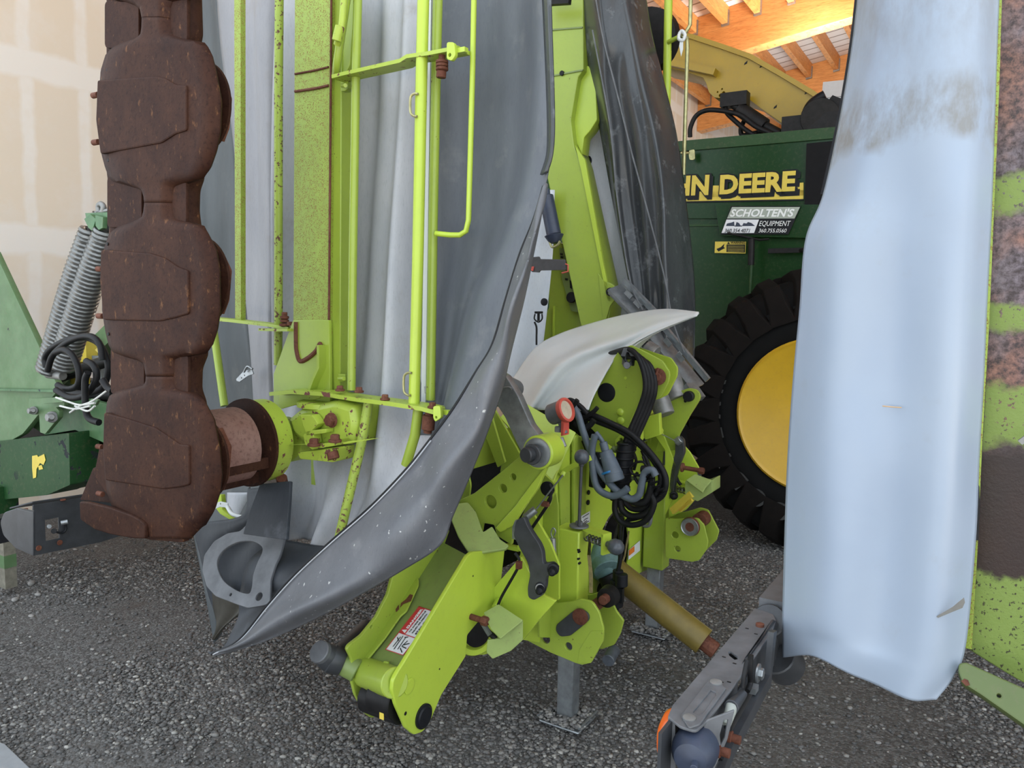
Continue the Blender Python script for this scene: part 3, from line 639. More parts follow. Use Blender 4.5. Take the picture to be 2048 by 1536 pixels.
T2 = [(406, 284, 337), (424, 282, 338), (438, 277, 342), (446, 262, 350), (456, 232, 400), (468, 214, 408), (500, 203, 424), (540, 200, 431), (620, 200, 432), (660, 206, 426), (690, 213, 416), (703, 222, 402), (709, 244, 348), (716, 270, 344), (724, 282, 342), (752, 287, 341)]
T3 = [(753, 287, 341), (768, 286, 341), (778, 276, 345), (786, 230, 352), (794, 215, 388), (806, 210, 402), (840, 206, 420), (900, 205, 432), (950, 206, 436), (985, 210, 432), (1020, 222, 421), (1045, 250, 404), (1062, 284, 384), (1075, 290, 372)]
T0 = [(-70, 200, 430), (-40, 200, 420), (-15, 206, 385), (-6, 240, 340), (2, 262, 338), (12, 274, 334), (35, 279, 333)]
CAPS = [[(194, 160), (312, 152), (330, 156), (352, 169), (373, 170), (373, 261), (350, 268), (322, 286), (200, 308), (191, 240)],
        [(201, 499), (300, 506), (330, 516), (356, 534), (376, 541), (377, 628), (350, 636), (318, 643), (206, 640), (199, 560)],
        [(207, 825), (250, 836), (310, 855), (340, 875), (358, 888), (378, 890), (379, 970), (360, 975), (325, 979), (210, 961), (205, 900)]]
for i, T in enumerate((T0, T1, T2, T3)):
    s_ = mk('skid_shoe', rust, mw, gridraw(shoe(T, CB-.012)), solid=-.010, smooth=50, label='brown rusted skid shoe with bulged sides')
    if i:
        mk('wear_plate', rust, s_, plate(CAPS[i-1], PW(CB-.026), .014, r=6, bev=.005))
        yc = (0, 223, 570, 925)[i]
        for x, y in ((334, yc-92), (336, yc+80)):
            P = on(x, y, PW(CB-.013)); mk('bolt', rustd if (x, i) != (336, 3) else darkm, s_, cyl(P+W*.004, P-W*.0035, .013), hexa(P-W*.001, -W, .0085, .007)); mk('bolt_recess_ring', rust2, s_, lathe(P+W*.002, -W, [(0, .0125), (.006, .0135), (.006, .017), (0, .018)], 24))
        for x, y in ((398, yc-10), (300, yc-80), (216, yc-82), (218, yc+98)):
            P = on(x, y, PW(CB-.010)); mk('small_hole_plug', darkm, s_, cyl(P+W*.0, P-W*.0035, .0045))
        for x, y in ((188, yc-32), (189, yc+62)):
            P = on(x+(9 if i > 1 else 0), y, PW(CB+.01)); mk('side_bolt', rustd, s_, cyl(P+N*.02, P-N*.006, .008))
    # knife disc and guard behind each shoe, showing right of it
    if i:
        c = on(396, yc-8, PW(CB+.06)); dk = mk('cutting_disc', rust, mw, lathe(c, W, [(0, .02), (-.006, .09), (.004, .118), (.012, .118), (.012, .02)], 48))
        c = on(390, yc+0, PW(CB+.10)); mk('disc_hub', darkm, dk, lathe(c, W, [(-.03, .06), (0, .07), (.02, .09), (.03, .02)], 32))
        mk('knife', rustd, dk, plate([(404, yc-40), (446, yc-12), (440, yc+18), (420, yc+60)], PW(CB+.085), .006), plate([(433, yc-70), (452, yc-30), (447, yc+30), (436, yc+60), (440, yc)], PW(CB+.10), .02, r=4))
mk('end_shoe', rust, mw, plate([(198, 898), (188, 950), (222, 1000), (222, 900)], PW(CB+.0), .03, r=3), plate([(186, 936), (160, 1000), (215, 1005), (275, 1020), (280, 985), (222, 960), (205, 930)], PW(CB+.03), .03, r=3),
   plate([(158, 1003), (175, 1004), (220, 1015), (262, 1030), (280, 1040), (290, 1050), (290, 1078), (262, 1077), (220, 1069), (190, 1060), (160, 1040)], PW(CB-.03), .014, r=6, bev=.005),
   plate([(280, 1040), (368, 1064), (366, 1085), (300, 1080), (286, 1076)], PW(CB-.01), .02, r=3), label='rusted outer end shoe')
# ---- drum between disc drive and gearbox
D1 = on(491, 886, PW(-.985)); D0 = D1-W*.235; ax = W
dr = mk('drive_drum', rustp, mw, lathe(D0-ax*.06, ax, [(0, .02), (0, .114), (.26, .114), (.26, .02)], 56), label='rusted steel drum')
mk('drum_band', rust2, dr, lathe(D0-ax*.065, ax, [(.0, .10), (.01, .1165), (.03, .1165), (.04, .10)], 56), )
bpy.data.objects[dr.name].data.materials[0] = rustp
fl0 = D0+ax*.235
mk('drum_flange', rust, dr, lathe(fl0, ax, [(0, .10), (0, .135), (.010, .136), (.012, .10)], 64), label='dark rusted ring flange')
mk('drum_rib', rust, dr, *[box(D0+ax*.10+V(0, 0, 1)*(.112*math.cos(t))+unit(np.cross(ax, Z))*(.112*math.sin(t)), .13, .006, .016, ax, unit(np.cross(ax, Z)), Z) for t in (2.0, -2.0, 2.6)])
mk('gearbox_ring', limed, mw, lathe(fl0+ax*.012, ax, [(0, .10), (0, .128), (.062, .128), (.066, .124), (.068, .07)], 64), label='lime ring with flaked paint')
gb0 = fl0+ax*.07
gb = mk('gearbox', limed, mw, lathe(gb0-ax*.02, ax, [(0, .10), (.02, .075), (.05, .062), (.12, .062), (.13, .03)], 32),
   plate([(572, 838), (600, 815), (668, 800), (706, 812), (712, 850), (706, 888), (640, 898), (600, 885), (582, 870)], PW(-.89), .14, r=10, bev=.02), smooth=50, label='lime gearbox casting')
mk('top_cover', limed, gb, *[(lambda c: lathe(c, Z, [(0, .075), (.0, .082), (.014, .082), (.018, .07)], 28))(on(648, 812, PW(-.82)))])
mk('rib', limed, gb, plate([(600, 830), (624, 830), (636, 848), (614, 872), (606, 852)], PW(-.925), .03, r=3), plate([(612, 862), (652, 858), (652, 866), (612, 872)], PW(-.925), .03, r=2), plate([(606, 868), (626, 866), (630, 888), (610, 890)], PW(-.925), .03, r=6))
hx_bolt(on(664, 840, PW(-.905)), -W, .018, rustd, gb, lab='rusted hexagon bolt')
gf = mk('gearbox_flange', limed, gb, plate3([on(586, 893, PW(-.98)), on(600, 903, PW(-.98)), on(700, 886, PW(-.98)), on(704, 880, PW(-.86)), on(600, 884, PW(-.86))], .012))
for x, y in ((628, 884), (670, 876)):
    P = on(x, y, PW(-.95)); mk('bolt', rustd, gf, cyl(P-Z*.012, P-Z*.004, .019), hexa(P-Z*.004, Z, .014, .014))
mk('cover_plate', limed, gb, plate([(595, 905), (672, 896), (668, 925), (600, 918)], PW(-.93), .08, r=5), plate([(560, 850), (605, 862), (600, 908), (580, 925), (560, 925)], PW(-.86), .08, r=8))
mk('drain_bolt', rustd, gb, cyl(on(664, 903, PW(-.94)), on(668, 918, PW(-.94)), .017), cyl(on(563, 955, PW(-.92)), on(566, 972, PW(-.9)), .017))
# ---- wing frame
BM = -.80
def vbar(x0, y0, x1, y1, b0, b1): return on(x0, y0, PW(b0)), on(x1, y1, PW(b1))
def bx(xl0, xr0, y0, xl1, xr1, y1, b, depth):   # upright box whose front face is given in the photo
    a = on(xl0, y0, PW(b)); c = on(xr0, y0, PW(b)); d = on(xr1, y1, PW(b)); e = on(xl1, y1, PW(b))
    P = [a, c, d, e]; P = P+[p+W*depth for p in P]
    return np.array(P), [(0, 3, 2, 1), (4, 5, 6, 7), (0, 1, 5, 4), (1, 2, 6, 5), (2, 3, 7, 6), (3, 0, 4, 7)]
bm_ = mk('wing_beam', limec, mw, bx(589, 662, -60, 585, 657, 780, BM-.03, .075), bevel=.004, label='wide lime beam speckled with rust')
mk('seam_weld', rustd, bm_, tube([on(590, 148, PW(BM-.032)), on(628, 141, PW(BM-.032)), on(657, 134, PW(BM-.032))], .003), tube([on(590, 183, PW(BM-.032)), on(630, 177, PW(BM-.032)), on(657, 171, PW(BM-.032))], .004),
   tube([on(663, -40, PW(BM-.031)), on(661, 250, PW(BM-.031)), on(658, 640, PW(BM-.031))], .0035), label='rusted weld seam')
bp = mk('beam_side_plate', lime, mw, bx(664, 684, -60, 660, 680, 785, BM-.015, .05), bevel=.003)
gu = mk('beam_gusset', lime, mw, plate([(586, 640), (560, 712), (547, 748), (547, 812), (660, 808), (658, 640)], PW(BM-.036), .012, r=3), label='lime gusset plate with rusted weld')
mk('gusset_weld', rustd, gu, tube([on(x, y, PW(BM-.038)) for x, y in ((592, 644), (592, 672), (593, 700), (600, 722), (616, 716), (632, 702), (641, 688), (645, 720))], .007, seg=8), label='rusted weld bead')
mk('gusset_rib', lime, gu, rbar([on(x, y, PW(BM-.05)) for x, y in ((643, 690), (643, 735), (632, 758), (624, 780))], .010, .03, -W))
mk('diagonal_brace', lime, mw, tube([on(700, -60, PW(BM-.06)), on(690, 20, PW(BM-.06)), on(675, 120, PW(BM-.05)), on(672, 150, PW(BM-.03))], .012), plate([(672, 60), (702, -40), (712, -40), (700, 130), (690, 150), (672, 165)], PW(BM-.01), .03, r=5))
mk('chipped_link', limed, mw, tube([on(690, -40, PW(BM-.09)), on(684, 50, PW(BM-.09)), on(674, 90, PW(BM-.08))], .010), cyl(on(680, 52, PW(BM-.1)), on(673, 82, PW(BM-.1)), .013))
def pole(nm, mat, pts, r, b, **k): return mk(nm, mat, mw, tube([on(x, y, PW(b)) for x, y in pts], r, False, 20), **k)
dpx = lambda b, y=400: dep(on(700, y, PW(b)))/F
pole('frame_tube', limer, [(559, -60), (557, 200), (557, 640), (556, 730)], 9*dpx(-.80), -.80, label='thin lime tube covered in rust specks')
pole('frame_tube', lime, [(717, -60), (712, 150), (706, 500), (703, 780)], 8.6*dpx(-.84), -.84, label='lime tube with rust blisters')
bigt = pole('frame_tube', limeb, [(848, -60), (843, 150), (836, 500), (828, 812)], 11.0*dpx(-.86), -.86, label='thick pale lime tube with wire handles')
pole('frame_tube', lime, [(877, -60), (872, 150), (866, 450), (861, 800)], 9*dpx(-.80), -.80)
mk('frame_flat_bar', limec, mw, bx(468, 481, -60, 470, 482, 645, -.80, .02), bevel=.001)
pole('thin_rod', limeb, [(949, -60), (945, 150), (941, 300), (937, 440), (932, 462), (920, 470), (900, 470), (872, 467)], 5*dpx(-.82), -.82, label='thin lime rod bent at its lower end')
mk('frame_tube', lime, mw, tube([on(389, -60, PW(-.62)), on(391, 200, PW(-.62)), on(392, 430, PW(-.62)), on(410, 540, PW(-.66)), on(449, 812, PW(-.72))], .014, False, 16))
mk('frame_tube', limer, mw, tube([on(738, 800, PW(-.86)), on(722, 890, PW(-.88)), on(676, 1085, PW(-.92))], 10*dpx(-.86), False, 20), label='lower lime tube reaching behind the skirt')
mk('frame_tube', lime, mw, tube([on(837, 815, PW(-.86)), on(830, 870, PW(-.86)), on(812, 930, PW(-.86))], 10*dpx(-.86), False, 20))
mk('white_strip', whitep, mw, bx(856, 863, -60, 842, 851, 810, -.785, .01), label='narrow white plastic strip')
for y, dx in ((210, 0), (768, -13)):
    mk('wire_handle', zinc, bigt, tube([on(x+dx, yy, PW(-.88)) for x, yy in ((836, y-22), (828, y-22), (821, y-14), (821, y+14), (828, y+22), (834, y+23))], .0035, seg=8))
# cross brackets (flat bars along the machine)
def flat(pts, t=.010, w=.055, b=-.84): return rbar([on(x, y, PW(b)) for x, y in pts], w, t, Z)
b1 = mk('cross_bracket', limed, mw, flat([(677, 158), (700, 152), (812, 127), (826, 118), (870, 112), (928, 101)], b=-.85), label='lime cross bracket with lug and rusty spring')
mk('lug', limeb, b1, plate([(893, 84, 6), (908, 84, 6), (911, 110, 5), (903, 122, 5), (893, 118, 4)], PW(-.90), .012, holes=[(899, 110, 3.5)]), box(on(920, 102, PW(-.88)), .02, .008, .006))
mk('bracket_spring', rustd, b1, tube([on(884, 108, PW(-.86)), on(884, 155, PW(-.86))], .009), *[lathe(on(884, y, PW(-.86)), Z, [(-.006, .010), (-.003, .0165), (.003, .0165), (.006, .010)], 16) for y in (124, 131, 138)], cyl(on(883, 142, PW(-.86)), on(882, 156, PW(-.86)), .013))
mk('bracket_clip', lime, b1, plate([(681, 160), (696, 160), (697, 176), (690, 182), (682, 182)], PW(-.83), .02, r=2), cyl(on(685, 171, PW(-.84)), on(691, 171, PW(-.86)), .006))
b2 = mk('cross_bracket', limed, mw, flat([(400, 635), (470, 641), (548, 650), (588, 657)], b=-.80, w=.05), flat([(524, 659), (560, 660), (582, 660)], b=-.84, w=.03, t=.008))
mk('bracket_bolt', rustd, b2, *[lathe(on(569, y, PW(-.82)), Z, [(-.006, .008), (-.003, r), (.004, r), (.006, .008)], 14) for y, r in ((650, .016), (642, .014), (635, .014), (628, .009))], hexa(on(580, 651, PW(-.82)), Z, .01, .012))
b3 = mk('cross_bracket', limed, mw, flat([(556, 786), (600, 782), (660, 786), (722, 796), (800, 806), (858, 815), (884, 822)], b=-.86, w=.07, t=.012), plate([(558, 790), (640, 788), (640, 796), (562, 818), (556, 812)], PW(-.84), .006, r=2), label='lower lime cross bracket with rusty bolts')
mk('lug', limeb, b3, plate([(866, 812, 5), (880, 812, 5), (882, 836, 4), (870, 844, 4), (866, 836, 4)], PW(-.93), .012, holes=[(872, 835, 2.5)]), box(on(888, 824, PW(-.90)), .02, .008, .006))
mk('bracket_spring', rustd, b3, tube([on(860, 812, PW(-.86)), on(855, 866, PW(-.86))], .012), cyl(on(858, 830, PW(-.86)), on(856, 860, PW(-.86)), .018))
for x, y in ((680, 778), (718, 781), (770, 796), (865, 812)):
    P = on(x, y, PW(-.88)); mk('bolt', rustd, b3, cyl(P-Z*.006, P, .014), hexa(P, Z, .010, .010))
mk('clip', lime, b3, plate([(676, 748), (690, 748), (691, 762), (678, 764)], PW(-.83), .012, r=2), cyl(on(678, 757, PW(-.84)), on(688, 757, PW(-.85)), .006))
mk('strap_buckle', galv, mw, plate([(848, 773), (867, 771), (868, 783), (849, 787)], PW(-.80), .004, holes=[(853, 780, 1.3), (861, 778, 1.3)]), label='galvanised strap end')
mk('strap_buckle', galv, mw, plate([(472, 758), (487, 742), (503, 738), (507, 748), (496, 752), (479, 764), (473, 762)], PW(-.72), .004, holes=[(483, 756, 1.3), (489, 751, 1.3)]), tube([on(488, 744, PW(-.73)), on(495, 733, PW(-.73)), on(505, 738, PW(-.73))], .004))
# ---- skirts (hanging fabric)
def fold(amp, k, ph=0, vamp=.3):
    def f(u, v): return -W*(amp*math.sin(u*k+ph+vamp*math.sin(v*5))*(.6+.4*math.sin(v*3+u*4))+.25*amp*math.sin(u*k*2.3+v*7))
    return f
def sheet(name, mat, rows, nu, nv, disp=None, t=.004, **k):
    """rows: list of lists of (x, y, b)"""
    return mk(name, mat, mw, grid([[on(x, y, PW(b)) for x, y, b in r] for r in rows], nu, nv, disp), solid=t, smooth=80, **k)
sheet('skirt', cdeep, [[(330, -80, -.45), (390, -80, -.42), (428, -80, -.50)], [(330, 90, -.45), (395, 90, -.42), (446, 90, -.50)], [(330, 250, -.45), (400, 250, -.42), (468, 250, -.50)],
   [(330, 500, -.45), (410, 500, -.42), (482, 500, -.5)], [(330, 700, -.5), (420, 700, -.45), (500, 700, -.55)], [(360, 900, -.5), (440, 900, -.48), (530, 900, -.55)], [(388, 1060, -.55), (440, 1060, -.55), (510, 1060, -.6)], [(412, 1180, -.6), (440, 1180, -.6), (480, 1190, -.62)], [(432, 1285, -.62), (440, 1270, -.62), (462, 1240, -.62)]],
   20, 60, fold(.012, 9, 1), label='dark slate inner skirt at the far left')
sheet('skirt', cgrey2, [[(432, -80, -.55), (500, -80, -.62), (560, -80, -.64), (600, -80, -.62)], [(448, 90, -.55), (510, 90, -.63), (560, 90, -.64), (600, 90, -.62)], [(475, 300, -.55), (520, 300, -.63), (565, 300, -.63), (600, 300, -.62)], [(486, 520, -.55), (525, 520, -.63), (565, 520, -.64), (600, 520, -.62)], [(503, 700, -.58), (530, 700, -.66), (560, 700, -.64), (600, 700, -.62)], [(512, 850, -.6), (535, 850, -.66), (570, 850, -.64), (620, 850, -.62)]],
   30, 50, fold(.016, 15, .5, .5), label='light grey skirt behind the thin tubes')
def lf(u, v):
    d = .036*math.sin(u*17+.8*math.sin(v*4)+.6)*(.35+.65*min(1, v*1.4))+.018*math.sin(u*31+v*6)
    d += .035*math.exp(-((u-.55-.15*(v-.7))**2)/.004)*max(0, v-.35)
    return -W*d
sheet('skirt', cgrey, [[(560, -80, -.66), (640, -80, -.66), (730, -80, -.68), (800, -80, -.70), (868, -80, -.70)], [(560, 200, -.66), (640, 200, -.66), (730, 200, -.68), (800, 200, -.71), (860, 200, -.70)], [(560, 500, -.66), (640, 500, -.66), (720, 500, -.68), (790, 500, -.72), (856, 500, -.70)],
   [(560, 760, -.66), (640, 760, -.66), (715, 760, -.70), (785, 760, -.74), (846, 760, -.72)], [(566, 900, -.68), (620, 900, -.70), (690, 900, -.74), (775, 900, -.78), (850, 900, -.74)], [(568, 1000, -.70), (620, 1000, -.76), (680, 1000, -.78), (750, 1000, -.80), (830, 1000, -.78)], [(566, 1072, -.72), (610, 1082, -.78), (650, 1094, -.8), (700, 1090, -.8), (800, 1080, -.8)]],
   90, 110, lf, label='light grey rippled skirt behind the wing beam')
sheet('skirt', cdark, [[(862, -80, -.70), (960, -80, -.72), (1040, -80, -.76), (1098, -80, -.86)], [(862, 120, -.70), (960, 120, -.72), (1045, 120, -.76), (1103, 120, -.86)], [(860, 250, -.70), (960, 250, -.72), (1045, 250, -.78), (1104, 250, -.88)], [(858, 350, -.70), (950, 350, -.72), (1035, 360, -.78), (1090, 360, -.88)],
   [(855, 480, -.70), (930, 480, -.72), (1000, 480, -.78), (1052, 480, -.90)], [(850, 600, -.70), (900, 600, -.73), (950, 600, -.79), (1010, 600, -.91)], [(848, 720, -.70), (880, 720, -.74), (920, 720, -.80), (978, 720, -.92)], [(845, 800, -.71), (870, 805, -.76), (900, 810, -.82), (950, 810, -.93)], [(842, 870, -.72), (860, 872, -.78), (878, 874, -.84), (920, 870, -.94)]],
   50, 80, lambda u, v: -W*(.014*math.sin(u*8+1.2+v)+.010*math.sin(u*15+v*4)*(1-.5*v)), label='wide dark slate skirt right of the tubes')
hem = mk('skirt_hem', cblack, mw, grid([[on(x, y, PW(b)) for x, y, b in r] for r in [[(1082, -80, -.865), (1099, -80, -.885)], [(1089, 60, -.865), (1103, 60, -.885)], [(1094, 180, -.87), (1107, 180, -.89)], [(1096, 260, -.88), (1108, 260, -.90)], [(1094, 310, -.88), (1104, 310, -.90)], [(1082, 350, -.88), (1094, 345, -.90)]]], 3, 40), solid=.006, smooth=60, label='black edge band of the dark skirt')
# turned-back flap
FL = [[(1088, 372, -.90), (1090, 368, -.92), (1092, 366, -.90)], [(1068, 440, -.90), (1075, 440, -.94), (1082, 430, -.90)], [(1040, 510, -.91), (1055, 510, -.96), (1066, 510, -.90)], [(1012, 600, -.91), (1032, 600, -.98), (1047, 600, -.90)], [(985, 690, -.92), (1008, 690, -.99), (1022, 700, -.90)], [(952, 745, -.94), (985, 760, -1.0), (1003, 780, -.92)],
      [(905, 820, -.96), (950, 850, -1.02), (972, 870, -.94)], [(860, 880, -.97), (905, 920, -1.04), (940, 950, -.96)], [(812, 940, -.99), (865, 990, -1.06), (906, 1030, -.98)], [(740, 1015, -1.01), (815, 1060, -1.09), (880, 1090, -1.02)], [(660, 1085, -1.03), (740, 1125, -1.11), (805, 1140, -1.06)], [(590, 1150, -1.05), (665, 1180, -1.12), (715, 1192, -1.08)], [(536, 1210, -1.06), (580, 1228, -1.12), (625, 1240, -1.08)], [(478, 1280, -1.07), (500, 1282, -1.10), (520, 1286, -1.08)], [(424, 1308, -1.07), (428, 1309, -1.08), (434, 1310, -1.07)]]
fl = sheet('skirt_flap', cdark2, FL, 26, 130, lambda u, v: -W*(.008*math.sin(v*20+u*6)*math.sin(u*3.1)+.006*math.sin(v*43-u*4)*math.sin(u*3.1)), t=.005, label='scuffed slate skirt flap folded over to a point')
edge = [on(r[0][0], r[0][1], PW(r[0][2]-.004)) for r in FL]; mk('flap_edge', black, fl, tube(edge, .0045, seg=8), label='black folded edge')
edge = [on(r[0][0]+2, r[0][1]+1, PW(r[0][2]-.012)) for r in FL[7:]]; mk('frayed_edge', cgrey, fl, tube(edge, .002, seg=6))
sheet('skirt_tip', cnavy, [[(560, 1078, -.86), (640, 1092, -.86), (700, 1088, -.86)], [(500, 1120, -.95), (580, 1150, -1.0), (660, 1100, -1.02)], [(480, 1190, -.98), (540, 1190, -1.0), (600, 1150, -1.04)], [(478, 1230, -.98), (510, 1220, -1.0), (555, 1195, -1.05)], [(462, 1268, -1.0), (480, 1262, -1.03), (500, 1255, -1.06)], [(446, 1296, -1.03), (458, 1296, -1.05), (478, 1288, -1.06)], [(416, 1306, -1.05), (428, 1309, -1.06), (450, 1306, -1.06)]], 16, 60, label='black inner face of the pointed flap')
sheet('mud_flap', cnavy, [[(500, 974, -.80), (540, 974, -.82), (580, 974, -.80)], [(490, 1030, -.82), (530, 1030, -.85), (572, 1030, -.82)], [(400, 1050, -.72), (480, 1090, -.80), (566, 1078, -.84)], [(398, 1110, -.70), (470, 1130, -.78), (620, 1092, -.86)], [(410, 1170, -.72), (470, 1180, -.76), (610, 1110, -.88)], [(430, 1225, -.74), (470, 1220, -.76), (560, 1180, -.90)]], 24, 40, fold(.03, 7, 0), label='dark rubber flap under the gearbox')
sheet('mud_flap', plain('dusty_brown_rubber', (.055, .050, .040), .5, var=.3), [[(425, 1160, -.80), (470, 1180, -.84), (520, 1200, -.82)], [(430, 1215, -.80), (460, 1230, -.84), (492, 1218, -.84)], [(434, 1255, -.82), (442, 1258, -.84), (452, 1250, -.84)], [(426, 1278, -.84), (428, 1279, -.84), (430, 1278, -.84)]], 14, 24, fold(.012, 6))
Dh = [(458, 1092), (480, 1083), (505, 1083), (522, 1092), (524, 1104), (515, 1124), (506, 1150), (503, 1175), (496, 1187), (472, 1180), (446, 1160), (434, 1130), (440, 1108)]
mk('parking_hoop', gmet, mw, plate([(502, 1040), (574, 1045), (568, 1078), (560, 1110), (550, 1130), (541, 1160), (540, 1204), (530, 1210), (495, 1216), (466, 1206), (430, 1192), (412, 1172), (404, 1140), (408, 1110), (428, 1082), (455, 1066), (480, 1062)], (on(490, 1130, PW(-1.0)), unit(-W*.8+Z*.55)), .010, holes=[(0, 0, 1, [tuple(v) for v in crs(np.array(Dh, float), 65, True)]), (518, 1193, 8), (461, 1189, 3)], r=6, bev=.002), label='grey steel plate with a large D-shaped opening')
mk('hoop_arm', cnavy, mw, plate([(520, 968), (580, 962), (578, 1000), (572, 1080), (486, 1068), (500, 1020)], (on(540, 1020, PW(-.97)), unit(-W*.95+Z*.3)), .012, r=3), label='dark rubber-coated arm above the hoop')
mk('skirt_bracket', limeb, mw, plate([(428, 990), (442, 990), (445, 1020), (475, 1045), (490, 1040), (516, 980), (524, 984), (498, 1058), (478, 1050), (440, 1028), (428, 1012)], PW(-.66), .02, r=2), label='lime V-shaped skirt bracket')
mk('white_strap', whitep, mw, plate([(426, 1008), (440, 1003), (455, 1006), (456, 1016), (440, 1014), (430, 1018)], PW(-.69), .004, holes=[(441, 1008, 1.5)]), tube([on(455, 1014, PW(-.69)), on(465, 1028, PW(-.7)), on(488, 1036, PW(-.7))], .008))
sheet('skirt', cgrey, [[(455, 985, -.55), (490, 985, -.57), (510, 985, -.55)], [(455, 1010, -.55), (480, 1010, -.57), (505, 1010, -.55)], [(458, 1030, -.55), (475, 1040, -.57), (492, 1040, -.55)]], 10, 10, label='white scrap of skirt below the drum')
# ---- folding light bracket, left
def lamp_arm(parent, a0, b_near, b_far, z0, z1, w=.075, mirror=False):
    arm = mk('light_bracket', gmet, parent, mbox(a0, a0+w, b_near+.04, b_far, z1-.004, z1), mbox(a0, a0+w, b_near+.04, b_far, z0, z0+.004), mbox(a0+w-.004, a0+w, b_near, b_far, z0, z1), bevel=.0015, label='grey folding light bracket')
    return arm
la = mk('light_bracket', gdark, mw, plate([(66, 1010), (230, 985), (255, 1068), (200, 1085), (66, 1112)], PN(-1.30), .006, r=2, holes=[(0, 0, 1, [(90, 1040), (117, 1035), (119, 1076), (92, 1082)])]),
        plate3([on(20, 1022, PN(-1.36)), on(66, 1010, PN(-1.30)), on(230, 985, PN(-1.30)), on(225, 978, PN(-1.40))], .005), label='dark grey folding light bracket')
mk('bracket_end', gdark, la, plate([(66, 1022), (34, 1016), (8, 1025, 8), (0, 1045, 8), (6, 1070, 8), (30, 1096), (66, 1112)], PW(-1.47), .006, holes=[(49, 1060, 5)]), plate([(66, 1024), (35, 1018), (35, 1090), (66, 1110)], PW(-1.475), .004), smooth=40)
for x, y in ((50, 1020), (126, 1001), (77, 1096), (119, 1085), (26, 1043)):
    P = on(x, y, PN(-1.295)); mk('rivet', rustd, la, cyl(P, P+(Z if y < 1025 else N)*.004, .009))
mk('lamp_socket', black, la, mbox(-1.36, -1.305, -1.40, -1.33, .82, .9), cyl(on(108, 1062, PN(-1.32)), on(108, 1062, PN(-1.29)), .009), tube([on(x, y, PN(-1.29)) for x, y in ((112, 1064), (124, 1066), (132, 1058), (128, 1040))], .0035))
mk('plug', galv, la, cyl(on(122, 1046, PN(-1.29)), on(136, 1043, PN(-1.28)), .008), cyl(on(97, 1053, PN(-1.29)), on(99, 1053, PN(-1.28)), .007))
# ---- carrier arm with the danger label (reaches down to the gravel)
ar = mk('carrier_arm', limeb, mw,
  plate([(935, 1112), (945, 1104), (1010, 1098), (1004, 1150), (1000, 1180), (985, 1215), (960, 1240), (935, 1270), (932, 1312), (883, 1390), (862, 1440, 4), (846, 1464, 8), (828, 1470, 6), (812, 1456), (792, 1410), (785, 1381), (787, 1361), (795, 1345), (808, 1325)], PN(-.10), .014, r=4, bev=.003),
  smooth=40, label='lime carrier arm plate')
mk('arm_plate', lime, mw, plate([(800, 1120), (786, 1150), (776, 1189), (753, 1234), (724, 1270), (698, 1290, 5), (694, 1299, 5), (704, 1319), (701, 1351), (711, 1390), (730, 1426), (743, 1436, 4), (759, 1433, 4), (775, 1400), (800, 1330), (850, 1200), (900, 1060), (850, 1040)], PN(-.29), .012, r=5, bev=.003, holes=[(743, 1254, 3), (727, 1394, 4)]), label='lime arm plate on the far side')
WB = [on(733, 1323, PN(-.285)), on(796, 1346, PN(-.115)), on(938, 1112, PN(-.115)), on(905, 1030, PN(-.25))]
wn = unit(np.cross(WB[1]-WB[0], WB[2]-WB[1])); wn = -wn if (WB[0]-CAM)@wn > 0 else wn
WPL = (WB[1], wn)
WB[0] = on(730, 1322, WPL); WB[3] = on(855, 1068, WPL)
web = mk('arm_web', olive, mw, plate3(WB, .010), label='dull olive web between the arm plates')
mk('web_edge_fold', lime, mw, plate([(778, 1150), (812, 1138), (836, 1158), (836, 1170), (822, 1200), (812, 1222), (800, 1232), (770, 1275), (735, 1318), (728, 1322), (730, 1300), (765, 1240), (790, 1190)], (WPL[0]+wn*.012, wn), .006, r=4), label='lime stepped fold along the web')
mk('web_rust_patch', rustd, web, plate([(820, 1188), (826, 1190), (822, 1202), (806, 1208), (800, 1215), (802, 1206), (812, 1198)], (WPL[0]+wn*.014, wn), .001), plate([(790, 1212), (797, 1208), (798, 1218), (792, 1224)], (WPL[0]+wn*.014, wn), .001))
mk('cross_tube', lime, mw, cyl(on(732, 1345, PN(-.28)), on(790, 1366, PN(-.11)), .045), plate([(728, 1322), (758, 1332), (768, 1322, 2), (776, 1324), (772, 1345), (794, 1350), (790, 1372), (726, 1352)], (WPL[0]-wn*.0, unit(wn-Z*.7-W*.6)), .006))
mk('roller', darkm, mw, *[(lambda c: cyl(c-N*l_, c, r_))(on(x_, y_, PN(-.125))) for x_, y_, l_, r_ in ((806, 1416, .14, .050), (800, 1404, .09, .056))], label='black pivot roller between the plates')
mk('pivot_cap', black, mw, (lambda c: cyl(c-N*.01, c+N*.012, .033, ch=.004, seg=32))(on(846, 1432, PN(-.10))), (lambda c: lathe(c, N, [(-.01, .038), (.006, .038), (.007, .034)], 32))(on(846, 1432, PN(-.10))), label='black round pivot cap')
mk('weld_button', limeb, mw, (lambda c: lathe(c, N, [(-.004, .024), (.003, .024), (.005, .018), (.003, .005)], 24))(on(818, 1372, PN(-.10))))
mk('small_plug', darkm, ar, *[(lambda c: cyl(c-N*.01, c+N*.0008, r))(on(x, y, PN(-.10))) for x, y, r in ((811, 1427, .006), (879, 1338, .003), (946, 1152, .003))])
mk('yellow_sticker', ylabel, mw, *[box(on(777, 1423, PN(-.15))-W*.03, .008, .001, .010)])
bf = mk('ball_fitting', gdark, mw, cyl(on(640, 1303, PN(-.36)), on(664, 1318, PN(-.36)), .032, .042), cyl(on(660, 1316, PN(-.36)), on(686, 1326, PN(-.33)), .044, .04), cyl(on(664, 1318, PN(-.36)), on(735, 1255, PN(-.42)), .024, .03), label='dark grey elbow fitting')
